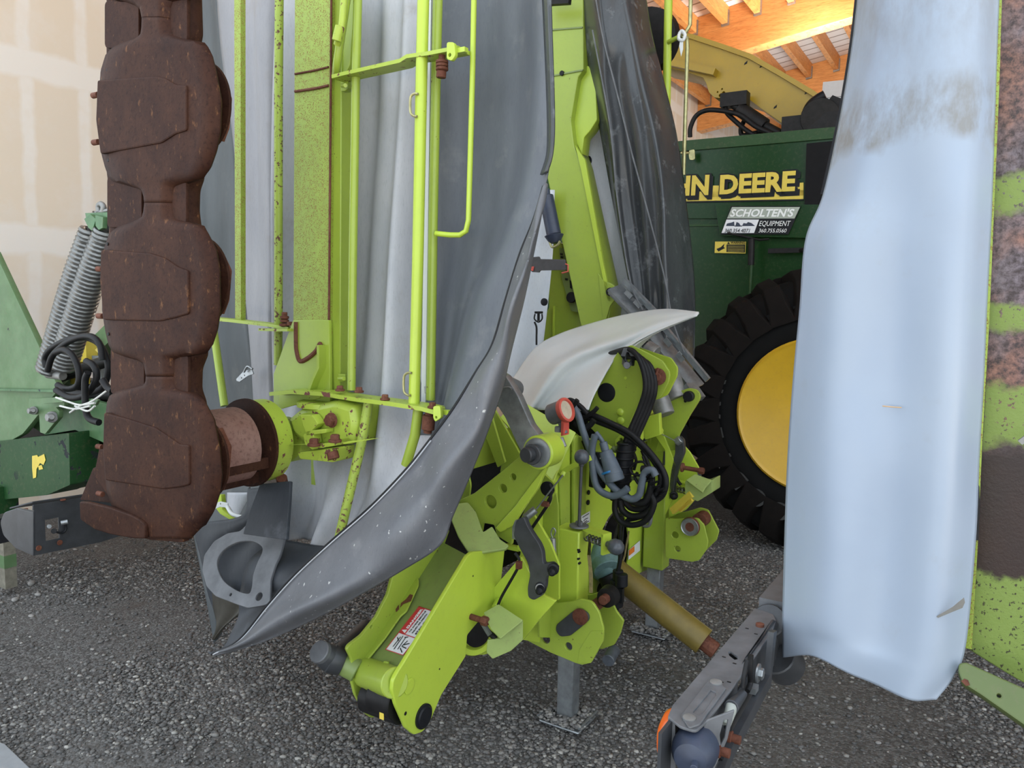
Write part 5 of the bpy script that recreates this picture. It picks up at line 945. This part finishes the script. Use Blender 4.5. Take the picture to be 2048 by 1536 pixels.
for i, (pts, b, r) in enumerate([([(1160, 822), (1190, 832), (1225, 848), (1262, 868), (1300, 905), (1325, 940), (1332, 965), (1325, 990), (1305, 1005)], .24, .012), ([(1160, 830), (1200, 845), (1240, 862), (1280, 890), (1310, 925), (1322, 955), (1314, 985), (1290, 1008)], .25, .012),
        ([(1240, 1000), (1245, 1020), (1262, 1032), (1285, 1030), (1302, 1018), (1312, 995)], .24, .013), ([(1232, 990), (1230, 1020), (1240, 1042), (1262, 1050), (1285, 1045), (1300, 1030), (1308, 1005), (1300, 985)], .23, .012),
        ([(1246, 1000), (1262, 1016), (1282, 1018), (1298, 1008), (1306, 985), (1300, 960), (1290, 945)], .26, .012), ([(1250, 990), (1270, 1005), (1290, 1002), (1300, 980), (1303, 955), (1295, 940), (1283, 938)], .22, .014),
        ([(1255, 1040), (1275, 1036), (1295, 1028), (1310, 1010)], .25, .009), ([(1262, 935), (1272, 925), (1288, 925), (1294, 940), (1282, 950), (1266, 948), (1260, 938), (1266, 930)], .24, .005),
        ([(1275, 945), (1270, 955), (1280, 968), (1296, 955), (1292, 930), (1286, 912)], .25, .006), ([(1265, 900), (1272, 920), (1268, 940)], .3, .006), ([(1285, 900), (1296, 930), (1300, 950)], .3, .010),
        ([(1243, 1030), (1240, 1060), (1242, 1090), (1240, 1120), (1236, 1142)], .32, .009), ([(1262, 1032), (1248, 1048), (1244, 1085)], .3, .005), ([(1128, 812), (1140, 800), (1160, 812), (1175, 828)], .2, .010), ([(1155, 800), (1130, 830), (1120, 820)], .15, .010), ([(1150, 845), (1165, 858), (1180, 850), (1188, 840)], .2, .012), ([(1145, 835), (1165, 835), (1185, 825), (1195, 815)], .22, .009)]):
    hose(pts, b, r, lab='looped black hose' if r > .01 else 'thin black cable')
hose([(1146, 812), (1156, 830), (1166, 862), (1180, 900), (1196, 935), (1215, 962), (1238, 985), (1262, 998), (1278, 990), (1284, 965), (1290, 945), (1304, 940), (1312, 952)], .18, .014, ghose, 'conduit', 'grey corrugated conduit')
hose([(1190, 870), (1184, 900), (1186, 940), (1192, 970), (1205, 985), (1225, 992), (1245, 985), (1256, 976)], .17, .014, ghose, 'conduit', 'grey conduit loop')
hose([(1192, 865), (1200, 875), (1208, 888)], .2, .009, ghose, 'conduit')
rg = []
for x, y in [(1290+6*i, 945+7*i) for i in range(7)]: rg.append(lathe(on(x, y, PW(.19)), unit(N*.5-Z*.8), [(-.004, .014), (0, .019), (.004, .014)], 12))
mk('conduit_rings', rubber, mw, *rg)
pl_ = mk('plug', ghose, mw, cyl(on(1206, 884, PW(.19)), on(1212, 905, PW(.19)), .016), cyl(on(1211, 902, PW(.19)), on(1228, 950, PW(.19)), .026, .036), cyl(on(1226, 946, PW(.19)), on(1231, 962, PW(.19)), .038), label='grey electrical plug with blue ring')
mk('blue_ring', bluep, pl_, cyl(on(1220, 940, PW(.19)), on(1221.5, 944, PW(.19)), .0375))
mk('plug', black, mw, cyl(on(1200, 905, PW(.28)), on(1194, 975, PW(.26)), .040, .034), cyl(on(1168, 880, PW(.2)), on(1200, 965, PW(.24)), .012), label='black connector housing')
mk('white_tie', white, mw, box(on(1206, 917, PW(.235)), .012, .004, .003))
# gauge, red
rc = on(1131, 820, PW(.0)); gax = unit(N*.93-W*.12+Z*.35)
gg = mk('pressure_gauge', gmet, mw, cyl(rc-gax*.07, rc, .040, .042), cyl(rc-gax*.03-Z*.02, rc-gax*.0-Z*.09, .012), label='round gauge in a red rubber guard')
mk('gauge_guard', redp, gg, lathe(rc, gax, [(-.012, .044), (.0, .048), (.008, .046), (.010, .038), (-.004, .034)], 32), box(rc-Z*.06+gax*.0, .018, .006, .035, unit(np.cross(Z, gax)), gax, Z))
mk('gauge_face', plain('cream_dial', (.55, .48, .36), .4), gg, lathe(rc, gax, [(.000, .036), (.002, .036), (.003, .001)], 32))
mk('gauge_fitting', steel, gg, hexa(rc-gax*.03-Z*.075, Z, .018, .02), cyl(rc-Z*.10-gax*.02, rc-Z*.14-gax*.0, .010))
mk('grey_hook', gmet, mw, tube([on(x, y, PW(.5)) for x, y in ((1303, 1000), (1302, 1035), (1298, 1050), (1290, 1052), (1286, 1050))], .008), label='bent grey hook')
mk('hose_bracket', olive, mw, tube([on(x, y, PW(.3)) for x, y in ((1225, 895), (1232, 900), (1240, 892))], .012), tube([on(x, y, PW(.3)) for x, y in ((1250, 962), (1268, 956), (1280, 958))], .009))
# ---- white arched shaft cover
hd = mk('shaft_cover', whitep, mw, grid([
  [on(x, y, PW(b)) for x, y, b in ((1024, 760, .62), (1070, 697, .78), (1120, 668, .86), (1190, 645, .88), (1260, 628, .80), (1330, 619, .62), (1398, 625, .42))],
  [on(x, y, PW(b)) for x, y, b in ((1026, 790, .52), (1075, 715, .62), (1122, 685, .70), (1190, 660, .72), (1260, 641, .66), (1330, 627, .52), (1398, 626, .41))],
  [on(x, y, PW(b)) for x, y, b in ((1040, 815, .42), (1090, 735, .50), (1135, 705, .56), (1195, 678, .58), (1258, 658, .54), (1325, 638, .47), (1397, 627, .40))],
  [on(x, y, PW(b)) for x, y, b in ((1058, 820, .30), (1108, 742, .37), (1148, 712, .41), (1200, 692, .44), (1252, 676, .44), (1318, 648, .43), (1396, 628, .395))],
  [on(x, y, PW(b)) for x, y, b in ((1078, 820, .34), (1130, 762, .39), (1168, 732, .42), (1205, 712, .44), (1244, 696, .44), (1308, 660, .42), (1395, 629, .39))],
  [on(x, y, PW(b)) for x, y, b in ((1140, 822, .22), (1168, 795, .27), (1190, 765, .32), (1212, 735, .37), (1238, 706, .40), (1300, 668, .41), (1394, 630, .385))],
  [on(x, y, PW(b)) for x, y, b in ((1177, 819, .20), (1186, 795, .26), (1200, 768, .31), (1217, 738, .36), (1238, 709, .39), (1299, 670, .41), (1394, 631, .38))]], 60, 50), solid=.006, smooth=80, label='arched white plastic shaft cover')
mk('cover_underside', whitep, hd, grid([[on(x, y, PW(b)) for x, y, b in ((1238, 712, .40), (1299, 672, .42), (1394, 631, .385))], [on(x, y, PW(b)) for x, y, b in ((1262, 712, .52), (1310, 668, .52), (1392, 632, .40))]], 20, 6), solid=.005)
# ---- far folding arm, struts
fa = mk('folding_arm', lime, mw, plate([(1100, -60), (1166, -60), (1167, 140), (1156, 155), (1142, 240), (1148, 290), (1162, 330), (1222, 605), (1218, 640), (1190, 720), (1166, 670), (1092, 345), (1100, 200)], PW(1.2), .15, r=3, bev=.006), label='broad lime folding arm of the far wing')
mk('arm_side_rib', limeb, fa, plate([(1156, 155), (1175, 130), (1190, 150), (1194, 240), (1180, 262), (1168, 275), (1164, 310), (1150, 280), (1143, 240)], PW(1.24), .08, r=4, bev=.004), plate([(1150, 290), (1170, 320), (1205, 520), (1222, 605), (1214, 600), (1162, 340)], PW(1.19), .02, r=2))
mk('arm_lug', lime, fa, plate([(1196, 545), (1205, 560), (1224, 568, 4), (1236, 580, 8), (1233, 595, 6), (1220, 612), (1212, 640), (1206, 640)], PW(1.19), .02, r=4, bev=.002), cyl(on(1224, 584, PW(1.19)), on(1224, 584, PW(1.15)), .02))
mk('pin_head', black, fa, (lambda c: cyl(c, c-W*.03, .022))(on(1224, 584, PW(1.19))), *[(lambda c: cyl(c, c-W*.012, .013))(on(x, y, PW(1.2))) for x, y in ((1125, 147),)])
mk('arm_seam', olive, fa, *[rbar([on(x, y, PW(1.197)) for x, y in pp], .008, .008) for pp in ([(1102, 60), (1165, 55)], [(1104, 152), (1166, 140)])])
mk('dark_arm_top', darkm, fa, rbar([on(1080, 6, PW(1.1)), on(1140, 2, PW(1.1))], .03, .03))
for i, pp in enumerate([((1228, 575), (1300, 650)), ((1296, 655), (1395, 775))]):
    p = [on(x, y, PW(1.08)) for x, y in pp]
    st_ = mk('folding_strut', galv, mw, rbar(p, .10, .014, unit(V(.3, -.6, .7))), label='galvanised folding strut')
    mk('strut_rail', galv, st_, *[rbar([p[0]+o_, p[1]+o_], .014, .03, unit(V(.3, -.6, .7))) for o_ in (N*.05+Z*.04, -N*.02-Z*.02)])
    mk('strut_clip', galv, st_, *[box(p[0]*(1-f_)+p[1]*f_-W*.02+N*.02+Z*.03, .022, .006, .012, unit(p[1]-p[0]), W, unit(np.cross(p[1]-p[0], W))) for f_ in (.35, .6)])
mk('strut_cylinder', steel, mw, cyl(on(1290, 700, PW(.85)), on(1310, 712, PW(.85)), .05), cyl(on(1305, 760, PW(.75)), on(1330, 830, PW(.72)), .045), cyl(on(1335, 740, PW(.9)), on(1355, 800, PW(.86)), .05), label='grey round cylinder')
fp = mk('lever_plate', lime, mw, plate([(1308, 840), (1330, 812), (1360, 782), (1378, 776, 6), (1396, 780, 8), (1401, 795, 6), (1396, 805), (1380, 830), (1358, 870), (1352, 900), (1310, 905), (1318, 880)], PW(.84), .016, r=4, bev=.002), label='lime lever plate on the far side')
mk('lever_pin', black, fp, (lambda c: cyl(c, c-W*.03, .024))(on(1380, 792, PW(.84))), (lambda c: cyl(c, c-W*.004, .007))(on(1371, 802, PW(.84))))
mk('link_bar', galv, mw, rbar([on(1378, 770, PW(.9)), on(1398, 798, PW(.88))], .07, .03))
# stuff left of the far arm
dm = mk('gas_damper', navy, mw, cyl(on(1092, 392, PW(1.0)), on(1108, 470, PW(1.0)), .038), cyl(on(1108, 470, PW(1.0)), on(1110, 486, PW(1.0)), .05, .03), cyl(on(1092, 378, PW(1.0)), on(1093, 390, PW(1.0)), .02), label='black gas damper')
mk('damper_ring', zinc, dm, tube([on(x, y, PW(.98)) for x, y in ((1098, 480), (1104, 494), (1115, 490), (1120, 482))], .006))
mk('angle_scale', plain('dark_scale_plate', (.06, .055, .055), .5), mw, plate([(1060, 512), (1064, 512), (1066, 514), (1078, 513), (1080, 518), (1130, 519), (1132, 540), (1080, 541), (1078, 545), (1064, 544), (1060, 540)], PW(.95), .01, r=2), label='dark notched scale plate with red marks')
mk('red_mark', redp, mw, plate([(1062, 533), (1068, 533), (1066, 542), (1062, 541)], PW(.945), .003), tube([on(x, y, PW(.94)) for x, y in ((1131, 528), (1136, 530), (1136, 543), (1124, 546))], .004, False))
fs_ = mk('frame_plate', lime, mw, plate([(1098, 485), (1122, 485), (1160, 600), (1165, 690), (1075, 698), (1077, 660), (1098, 615)], PW(1.3), .03, r=3), label='lime plate behind the folding arm')
mk('hole_plate', olive, fs_, plate([(1118, 495), (1135, 500), (1160, 600), (1160, 625), (1142, 622), (1124, 560)], PW(1.27), .02, r=2))
mk('frame_rib', limeb, fs_, rbar([on(1108, 612, PW(1.28)), on(1107, 690, PW(1.28))], .008, .01))
mk('plate_slot', darkm, fs_, *[plate([(x, y), (x+6, y+1), (x+5, y+5), (x, y+4)], PW(1.262), .001) for x, y in ((1120, 506), (1121, 512), (1130, 556))], plate([(1139, 560), (1143, 562), (1144, 578), (1140, 576)], PW(1.262), .001), (lambda c: cyl(c, c-W*.02, .03))(on(1145, 595, PW(1.26))))
mk('linchpin', darkm, mw, rbar([on(1071, 625, PW(.95)), on(1084, 625, PW(.95))], .02, .012), cyl(on(1077, 624, PW(.95)), on(1077, 642, PW(.95)), .007), tube([on(x, y, PW(.945)) for x, y in ((1070, 628), (1069, 638), (1077, 644), (1084, 638), (1084, 628))], .004), tube([on(x, y, PW(.95)) for x, y in ((1069, 644), (1073, 655), (1073, 675), (1073, 690))], .005), label='dark linchpin on a cord')
mk('skirt_rivet', black, mw, (lambda c: lathe(c, -W, [(0, .02), (.006, .02), (.008, .01)], 20))(on(1089, 604, PW(1.02))), (lambda c: lathe(c, -W, [(0, .03), (.006, .03), (.008, .01)], 20))(on(1174, 322, PW(1.36))))
# ---- far wing skirts
sheet('skirt', cwhite, [[(985, 380, 1.1), (1040, 380, 1.12), (1110, 380, 1.15)], [(985, 520, 1.1), (1040, 520, 1.08), (1105, 520, 1.15)], [(985, 640, 1.1), (1040, 640, 1.1), (1095, 640, 1.15)], [(985, 780, 1.1), (1030, 780, 1.1), (1075, 780, 1.15)]], 20, 30, fold(.03, 7), label='white far skirt left of the folding arm')
sheet('skirt', cwhite, [[(1140, -60, 1.5), (1200, -60, 1.5), (1250, -60, 1.5)], [(1150, 240, 1.42), (1200, 240, 1.45), (1260, 240, 1.5)], [(1155, 400, 1.40), (1215, 400, 1.48), (1275, 400, 1.5)], [(1165, 600, 1.4), (1230, 600, 1.48), (1310, 600, 1.5)], [(1170, 760, 1.4), (1240, 760, 1.48), (1320, 760, 1.5)]], 20, 40, fold(.02, 6), label='white far skirt right of the folding arm')
DK = [[(1158, -60, 1.22), (1200, -60, 1.10), (1245, -60, 1.15), (1283, -60, 1.30)], [(1165, 60, 1.24), (1215, 60, 1.08), (1265, 60, 1.12), (1300, 60, 1.3)], [(1180, 160, 1.26), (1225, 160, 1.12), (1280, 160, 1.10), (1325, 160, 1.3)], [(1200, 270, 1.28), (1250, 270, 1.16), (1305, 270, 1.10), (1352, 270, 1.32)], [(1222, 400, 1.30), (1270, 400, 1.2), (1325, 400, 1.12), (1370, 400, 1.34)], [(1246, 510, 1.3), (1290, 510, 1.22), (1335, 510, 1.14), (1380, 510, 1.34)], [(1268, 600, 1.3), (1305, 600, 1.22), (1345, 600, 1.16), (1384, 600, 1.34)], [(1285, 680, 1.3), (1315, 690, 1.22), (1350, 700, 1.18), (1384, 700, 1.34)], [(1320, 740, 1.3), (1345, 750, 1.24), (1365, 755, 1.2), (1382, 752, 1.34)]]
def dkf(u, v):
    return -W*(.035*math.sin(u*11-1+v*2)*(.5+.5*v)+.02*math.sin(u*23+v*9)*min(1, v*2)+.03*math.exp(-((u-.62-.1*math.sin(v*6))**2)/.006)*math.sin(v*9))
ds = sheet('skirt', cblack, DK, 60, 90, dkf, label='glossy black far skirt hanging in creases')
for cols in ([(1182, -60), (1205, 70), (1235, 190), (1262, 300), (1270, 330), (1300, 440), (1330, 560), (1345, 640), (1368, 705)], [(1185, 60), (1220, 250), (1235, 400), (1260, 560), (1285, 620)]):
    mk('skirt_seam', gmet, ds, tube([on(x, y, PW(1.05)) for x, y in cols], .004, seg=6))
mk('seam_eyelet', white, ds, (lambda c: lathe(c, -W, [(0, .012), (.004, .010)], 12))(on(1360, 707, PW(1.1))))
mk('frame_tube', limeb, mw, tube([on(1338, -60, PW(1.5)), on(1333, 200, PW(1.5)), on(1330, 330, PW(1.5))], .022, False, 16), tube([on(1337, 84, PW(1.48)), on(1366, 70, PW(1.42))], .012), label='lime far wing tube')
zr = mk('latch_rod', zinc, mw, tube([on(x, y, PW(1.4)) for x, y in ((1383, -60), (1380, 50), (1372, 64), (1360, 72))], .010, False), tube([on(x, y, PW(1.4)) for x, y in ((1360, 72), (1374, 76), (1375, 90), (1371, 220), (1367, 350))], .010, False), label='yellow zinc plated latch rod')
mk('rod_strap', whitep, zr, tube([on(x, y, PW(1.38)) for x, y in ((1358, 68), (1364, 62), (1370, 70), (1366, 80), (1358, 78), (1358, 68))], .009, seg=8), plate([(1360, 80), (1366, 82), (1366, 98), (1362, 113), (1358, 92)], PW(1.38), .004))
mk('disc_guard', darkm, mw, lathe(on(1290, 80, PW(1.5)), W, [(0, .05), (0, .17), (.05, .18), (.1, .1)], 32), label='dark guard behind the far skirt')
mk('wing_lower_beam', lime, mw, mbox(-.62, -.36, -.72, -.2, .98, 1.10), mbox(-.55, -.4, -.25, .9, .95, 1.08))
# ============================================================ second lime mower at the right edge
rm = root('hay_mower', 'second lime mower with rust-blistered frame and long white skirt at the right edge', 'mower', MP(1.4, -.8, 0))
bigr = []
m, nt, b = newmat('blistered_lime_paint'); g = nd(nt, 'ShaderNodeNewGeometry')
sx = nd(nt, 'ShaderNodeSeparateXYZ'); nt.links.new(g.outputs['Position'], sx.inputs[0])
zt1 = on(2000, 0, PW(-.85))[2]; zb1 = on(2000, 1340, PW(-.85))[2]
h_ = mth('DIVIDE', mth('SUBTRACT', zt1, mth('ADD', sx.outputs[2], mth('MULTIPLY', mth('SUBTRACT', noise(nt, 7, 5, .65), .5), .12))), zt1-zb1)
f = ramp(nt, h_, [(0, 1.), (.236, 1.), (.246, 0.), (.288, 0.), (.302, 1.), (.432, 1.), (.442, 0.), (.475, 0.), (.487, 1.), (.558, 1.), (.57, 0.), (.645, 0.), (.66, 1.), (.865, 1.), (.875, 0.), (.935, 0.), (1, .0)])
fine = ramp(nt, noise(nt, 110, 4, .65), [(.60, 0.), (.62, 1.)]); f = mth('MAXIMUM', f, mth('MULTIPLY', fine, .9))
rc_ = mix(nt, ramp(nt, h_, [(.6, 0.), (.68, 1.)]), mix(nt, ramp(nt, noise(nt, 70, 6, .75), [(.38, 0.), (.62, 1.)]), (.035, .020, .022), mix(nt, ramp(nt, noise(nt, 8, 4), [(.4, 0.), (.6, 1.)]), (.26, .125, .095), (.17, .135, .16))), mix(nt, noise(nt, 5, 3), (.008, .007, .009), (.040, .016, .010)))
c = mix(nt, f, (.18, .25, .05), rc_); nt.links.new(c, b.inputs['Base Color']); b.inputs['Roughness'].default_value = .5
bump(nt, b, noise(nt, 120, 5, .7), .5, .002); blist = m
mk('side_frame', blist, rm, plate([(2000, -60), (2140, -60), (2140, 1420), (2010, 1345), (1938, 1300), (1944, 1150), (1952, 900), (1975, 600), (1985, 300)], PW(-.80), .05, r=2, bev=.003), label='lime side frame with large rust patches')
mk('frame_edge', limec, rm, rbar([on(x, y, PW(-.83)) for x, y in ((1999, -60), (1993, 150), (1983, 400), (1972, 650), (1958, 900), (1949, 1100), (1943, 1200), (1938, 1290))], .010, .04, -W), label='narrow lime edge strip')
mk('bottom_bar', dolive, rm, plate([(1916, 1340, 6), (1918, 1326, 6), (1932, 1324), (2120, 1408), (2120, 1500), (1960, 1388), (1925, 1366, 6)], (on(1960, 1360, PW(-.92)), unit(-W*.8+Z*.6)), .03, r=3, bev=.003, holes=[(1998, 1391, 3.5)]), label='olive lime bottom bar')
mk('bar_rust', rustd, rm, plate([(1929, 1357), (1936, 1360), (1940, 1370), (1932, 1372), (1922, 1362)], (on(1960, 1360, PW(-.92))+unit(-W*.8+Z*.6)*.002, unit(-W*.8+Z*.6)), .001))
mk('hook_tip', steel, rm, rbar([on(2040, 885, PW(-.84)), on(2060, 870, PW(-.84))], .01, .01))
mk('rear_frame', darkm, rm, mbox(1.32, 2.3, -.74, -.60, 1.2, 1.4), mbox(2.15, 2.3, -.74, -.6, 0.0, 2.3), label='dark inner frame standing on the ground')
CW = [[(1722, -60, -.74), (1780, -60, -.86), (1860, -60, -.92), (1940, -60, -.92), (1999, -60, -.85)], [(1705, 90, -.74), (1770, 90, -.86), (1850, 90, -.92), (1935, 90, -.93), (1993, 90, -.85)], [(1680, 240, -.74), (1745, 240, -.86), (1840, 240, -.92), (1930, 240, -.93), (1988, 240, -.85)], [(1647, 390, -.76), (1720, 390, -.87), (1820, 390, -.90), (1920, 390, -.94), (1983, 390, -.85)], [(1612, 480, -.78), (1690, 480, -.88), (1800, 480, -.89), (1910, 480, -.94), (1979, 480, -.85)],
      [(1600, 620, -.78), (1680, 620, -.88), (1790, 620, -.88), (1900, 620, -.94), (1972, 620, -.85)], [(1587, 760, -.78), (1670, 760, -.88), (1785, 760, -.88), (1895, 760, -.94), (1966, 760, -.85)], [(1576, 920, -.78), (1660, 920, -.89), (1775, 920, -.89), (1885, 920, -.94), (1957, 920, -.85)], [(1570, 1080, -.79), (1660, 1080, -.90), (1765, 1080, -.89), (1870, 1080, -.94), (1950, 1080, -.86)], [(1566, 1200, -.80), (1655, 1215, -.90), (1755, 1235, -.90), (1860, 1250, -.94), (1940, 1200, -.87)], [(1566, 1315, -.80), (1640, 1316, -.90), (1730, 1362, -.92), (1835, 1398, -.95), (1880, 1392, -.93)]]
CW[-1] = [(1566, 1315, -.80), (1632, 1314, -.89), (1720, 1356, -.91), (1810, 1396, -.94), (1872, 1399, -.92)]
CW[-2] = [(1566, 1225, -.80), (1645, 1235, -.90), (1745, 1260, -.90), (1850, 1285, -.94), (1930, 1290, -.87)]
CW.insert(-1, [(1566, 1275, -.80), (1640, 1282, -.89), (1732, 1312, -.91), (1832, 1350, -.94), (1905, 1355, -.90)])
m, nt, b = newmat('white_blue_pvc'); g = nd(nt, 'ShaderNodeNewGeometry'); sx = nd(nt, 'ShaderNodeSeparateXYZ'); nt.links.new(g.outputs['Position'], sx.inputs[0])
za = on(1850, 300, PW(-.9))[2]; zb_ = on(1850, 190, PW(-.9))[2]; zc_ = on(1850, 0, PW(-.9))[2]
hz = mth('ADD', sx.outputs[2], mth('MULTIPLY', mth('SUBTRACT', noise(nt, 9, 3, .6), .5), .10))
md_ = ramp(nt, mth('DIVIDE', mth('SUBTRACT', hz, za), zc_-za), [(0., 0.), (.12, .75), (.38, .7), (.55, .12), (1., .4)])
msk = mth('MULTIPLY', md_, ramp(nt, noise(nt, 11, 5, .7, (1, 1, .55)), [(.42, 0.), (.62, 1.)]))
c = mix(nt, ramp(nt, noise(nt, 2.5, 4, .6, (1, 1, .5)), [(.3, 0.), (.7, 1.)]), (.27, .325, .415), (.32, .37, .44)); c = mix(nt, msk, c, (.17, .155, .13)); c = mix(nt, ramp(nt, noise(nt, 5, 6, .7), [(.58, 0.), (.75, .35)]), c, (.26, .27, .27))
nt.links.new(c, b.inputs['Base Color']); b.inputs['Roughness'].default_value = .38
bump(nt, b, noise(nt, 12, 3, .5), .12, .01)
ck = mk('long_skirt', m, rm, grid([[on(x, y, PW(bb_)) for x, y, bb_ in r] for r in CW], 60, 100, lambda u, v: -W*(.006*math.sin(u*13+v*3)*math.sin(u*3.14))), solid=.004, smooth=80, label='long white skirt with dirt stains near the top')
mk('skirt_edge', black, ck, tube([on(r[-1][0]+2, r[-1][1], PW(r[-1][2]+.006)) for r in CW[:-3]], .004, seg=8), tube([on(r[0][0]-1, r[0][1], PW(r[0][2]+.012)) for r in CW[:4]], .006, seg=8))
mk('tear', plain('torn_grey_backing', (.20, .19, .17), .9), ck, plate([(1873, 1233), (1905, 1214), (1928, 1195), (1930, 1205), (1925, 1216), (1900, 1226), (1876, 1236)], (on(1900, 1220, PW(-.925))-W*.012, W), .001), label='torn grey slit')
mk('straw_bit', plain('straw', (.55, .35, .18), .8), ck, tube([on(1765, 812, PW(-.905)), on(1785, 814, PW(-.906)), on(1803, 815, PW(-.908))], .0012, seg=6))
# light bracket, right foreground (points towards the viewer along the machine axis)
A0, A1 = .865, .935; ZT = .905
rb = mk('light_bracket', gmet, rm, plate([(1336, 1432, 4), (1345, 1410), (1510, 1216, 6), (1546, 1228, 6), (1552, 1240), (1545, 1262), (1462, 1380), (1416, 1440, 4), (1392, 1462, 10), (1360, 1452, 6)], PZ(ZT), .005, r=4, bev=.001, holes=[(1466, 1306, 1, [(1456, 1304), (1462, 1303), (1474, 1312), (1476, 1318), (1469, 1319), (1459, 1311)])]), label='grey top plate of the folding light bracket')
mk('raised_tab', gmet, rb, plate([(1362, 1430, 6), (1418, 1358, 6), (1436, 1362), (1452, 1376, 4), (1400, 1448, 8), (1378, 1455, 6)], PZ(ZT+.004), .004, r=3, holes=[(0, 0, 1, [(1386, 1424), (1422, 1380), (1431, 1384), (1432, 1390), (1404, 1428), (1394, 1430)])]), label='raised tab with two big rivets')
mk('tab_floor', gmet, rb, plate([(1380, 1428), (1422, 1374), (1438, 1388), (1402, 1436)], PZ(ZT+.0015), .001))
for x, y, r in ((1379, 1436, .011), (1432, 1365, .011), (1520, 1249, .009)):
    P = on(x, y, PZ(ZT+.004)); mk('rivet', rustd if r < .01 else steel, rb, lathe(P, Z, [(-.004, r), (.002, r), (.004, r*.5)], 20))
mk('slot', darkm, rb, *[box(on(x, y, PZ(ZT+.0003)), .0035, .0015, .0006) for x, y in ((1494, 1257), (1512, 1268), (1448, 1314), (1469, 1327), (1443, 1364), (1458, 1364))])
sidep = (on(1416, 1440, PZ(ZT)), N)
mk('side_web', gdark, rb, plate([(1416, 1440), (1470, 1375), (1552, 1240), (1570, 1255), (1575, 1300), (1540, 1350), (1480, 1490), (1440, 1540), (1405, 1560), (1412, 1480)], sidep, .005, r=2, holes=[(0, 0, 1, [(1480, 1370), (1500, 1318), (1512, 1310), (1505, 1345), (1480, 1385)])], off=.004), label='dark side web')
mk('side_strip', gdark, rb, rbar([on(1545, 1262, (sidep[0]+N*.02, N)), on(1535, 1360, (sidep[0]+N*.02, N)), on(1460, 1500, (sidep[0]+N*.02, N)), on(1430, 1580, (sidep[0]+N*.02, N))], .03, .012, N))
mk('inner_web', gdark, rb, box(MP(A0+.01, -1.05, ZT-.055), .003, .33, .05))
P = on(1515, 1346, (sidep[0]+N*.01, N)); mk('hex_bolt', galv, rb, lathe(P, N, [(0, .019), (.003, .019), (.004, .012)], 28), hexa(P+N*.003, N, .012, .009), label='galvanised hexagon bolt')
lc = on(1381, 1462, PZ(ZT))+W*.025-Z*.047
lpm = mk('lamp', navy, rb, lathe(lc, unit(-W+N*.1), [(-.02, .038), (0, .038), (.012, .036), (.03, .027), (.036, .01)], 36), cyl(lc-W*.03+N*.012, lc-W*.05+N*.016-Z*.0, .006), label='dark blue round lamp housing')
mk('end_plate', gmet, rb, plate([(1336, 1433), (1350, 1440), (1352, 1560), (1330, 1560)], (on(1336, 1433, PZ(ZT)), unit(-W+N*.2)), .004), plate([(1408, 1447), (1416, 1440), (1470, 1420), (1455, 1480), (1420, 1560), (1408, 1560)], (on(1412, 1443, PZ(ZT))-N*.0, unit(-W+N*.9)), .004, r=3, holes=[(0, 0, 1, [(1440, 1470), (1448, 1440), (1456, 1440), (1450, 1475), (1442, 1490)])]))
mk('orange_reflector', orangelens, rb, lathe(on(1340, 1430, PZ(ZT))+W*.03-Z*.052, -N, [(-.005, .048), (.006, .048), (.018, .040), (.026, .02), (.028, .002)], 36), label='orange round reflector')
w_ = (sidep[0]+N*.015, N)
mk('wire', rubber, rb, tube([on(x, y, w_) for x, y in ((1502, 1310), (1500, 1340), (1501, 1365), (1495, 1382))], .005), tube([on(x, y, w_) for x, y in ((1494, 1320), (1488, 1350), (1485, 1375))], .004), tube([on(x, y, w_) for x, y in ((1452, 1455), (1460, 1445), (1455, 1490), (1440, 1520))], .004))
mk('plug', plain('milky_plug', (.30, .32, .29), .4), rb, cyl(on(1464, 1412, w_), on(1452, 1450, w_), .011, .008), label='white plug')
mk('plug_body', gdark, rb, cyl(on(1486, 1388, w_), on(1462, 1415, w_), .008, .013))
for x, y in ((1458, 1474), (1436, 1500)): mk('copper_bolt', rustd, rb, (lambda c: lathe(c, N, [(0, .012), (.005, .012), (.006, .008), (.02, .008)], 14))(on(x, y, w_)))
pj = on(1540, 1245, PZ(ZT-.03))
mk('rubber_joint', gdark, rb, cyl(on(1536, 1240, PW(-.78)), on(1560, 1275, PW(-.70)), .040), cyl(on(1552, 1310, PW(-.78)), on(1574, 1335, PW(-.74)), .045), label='dark rubber joint')
mk('bracket_tube', gmet, rb, rbar([on(1548, 1222, PZ(.90)), on(1620, 1130, PZ(.90))], .07, .05))
mk('small_clip', galv, rb, box(on(1508, 1378, w_), .006, .012, .006))
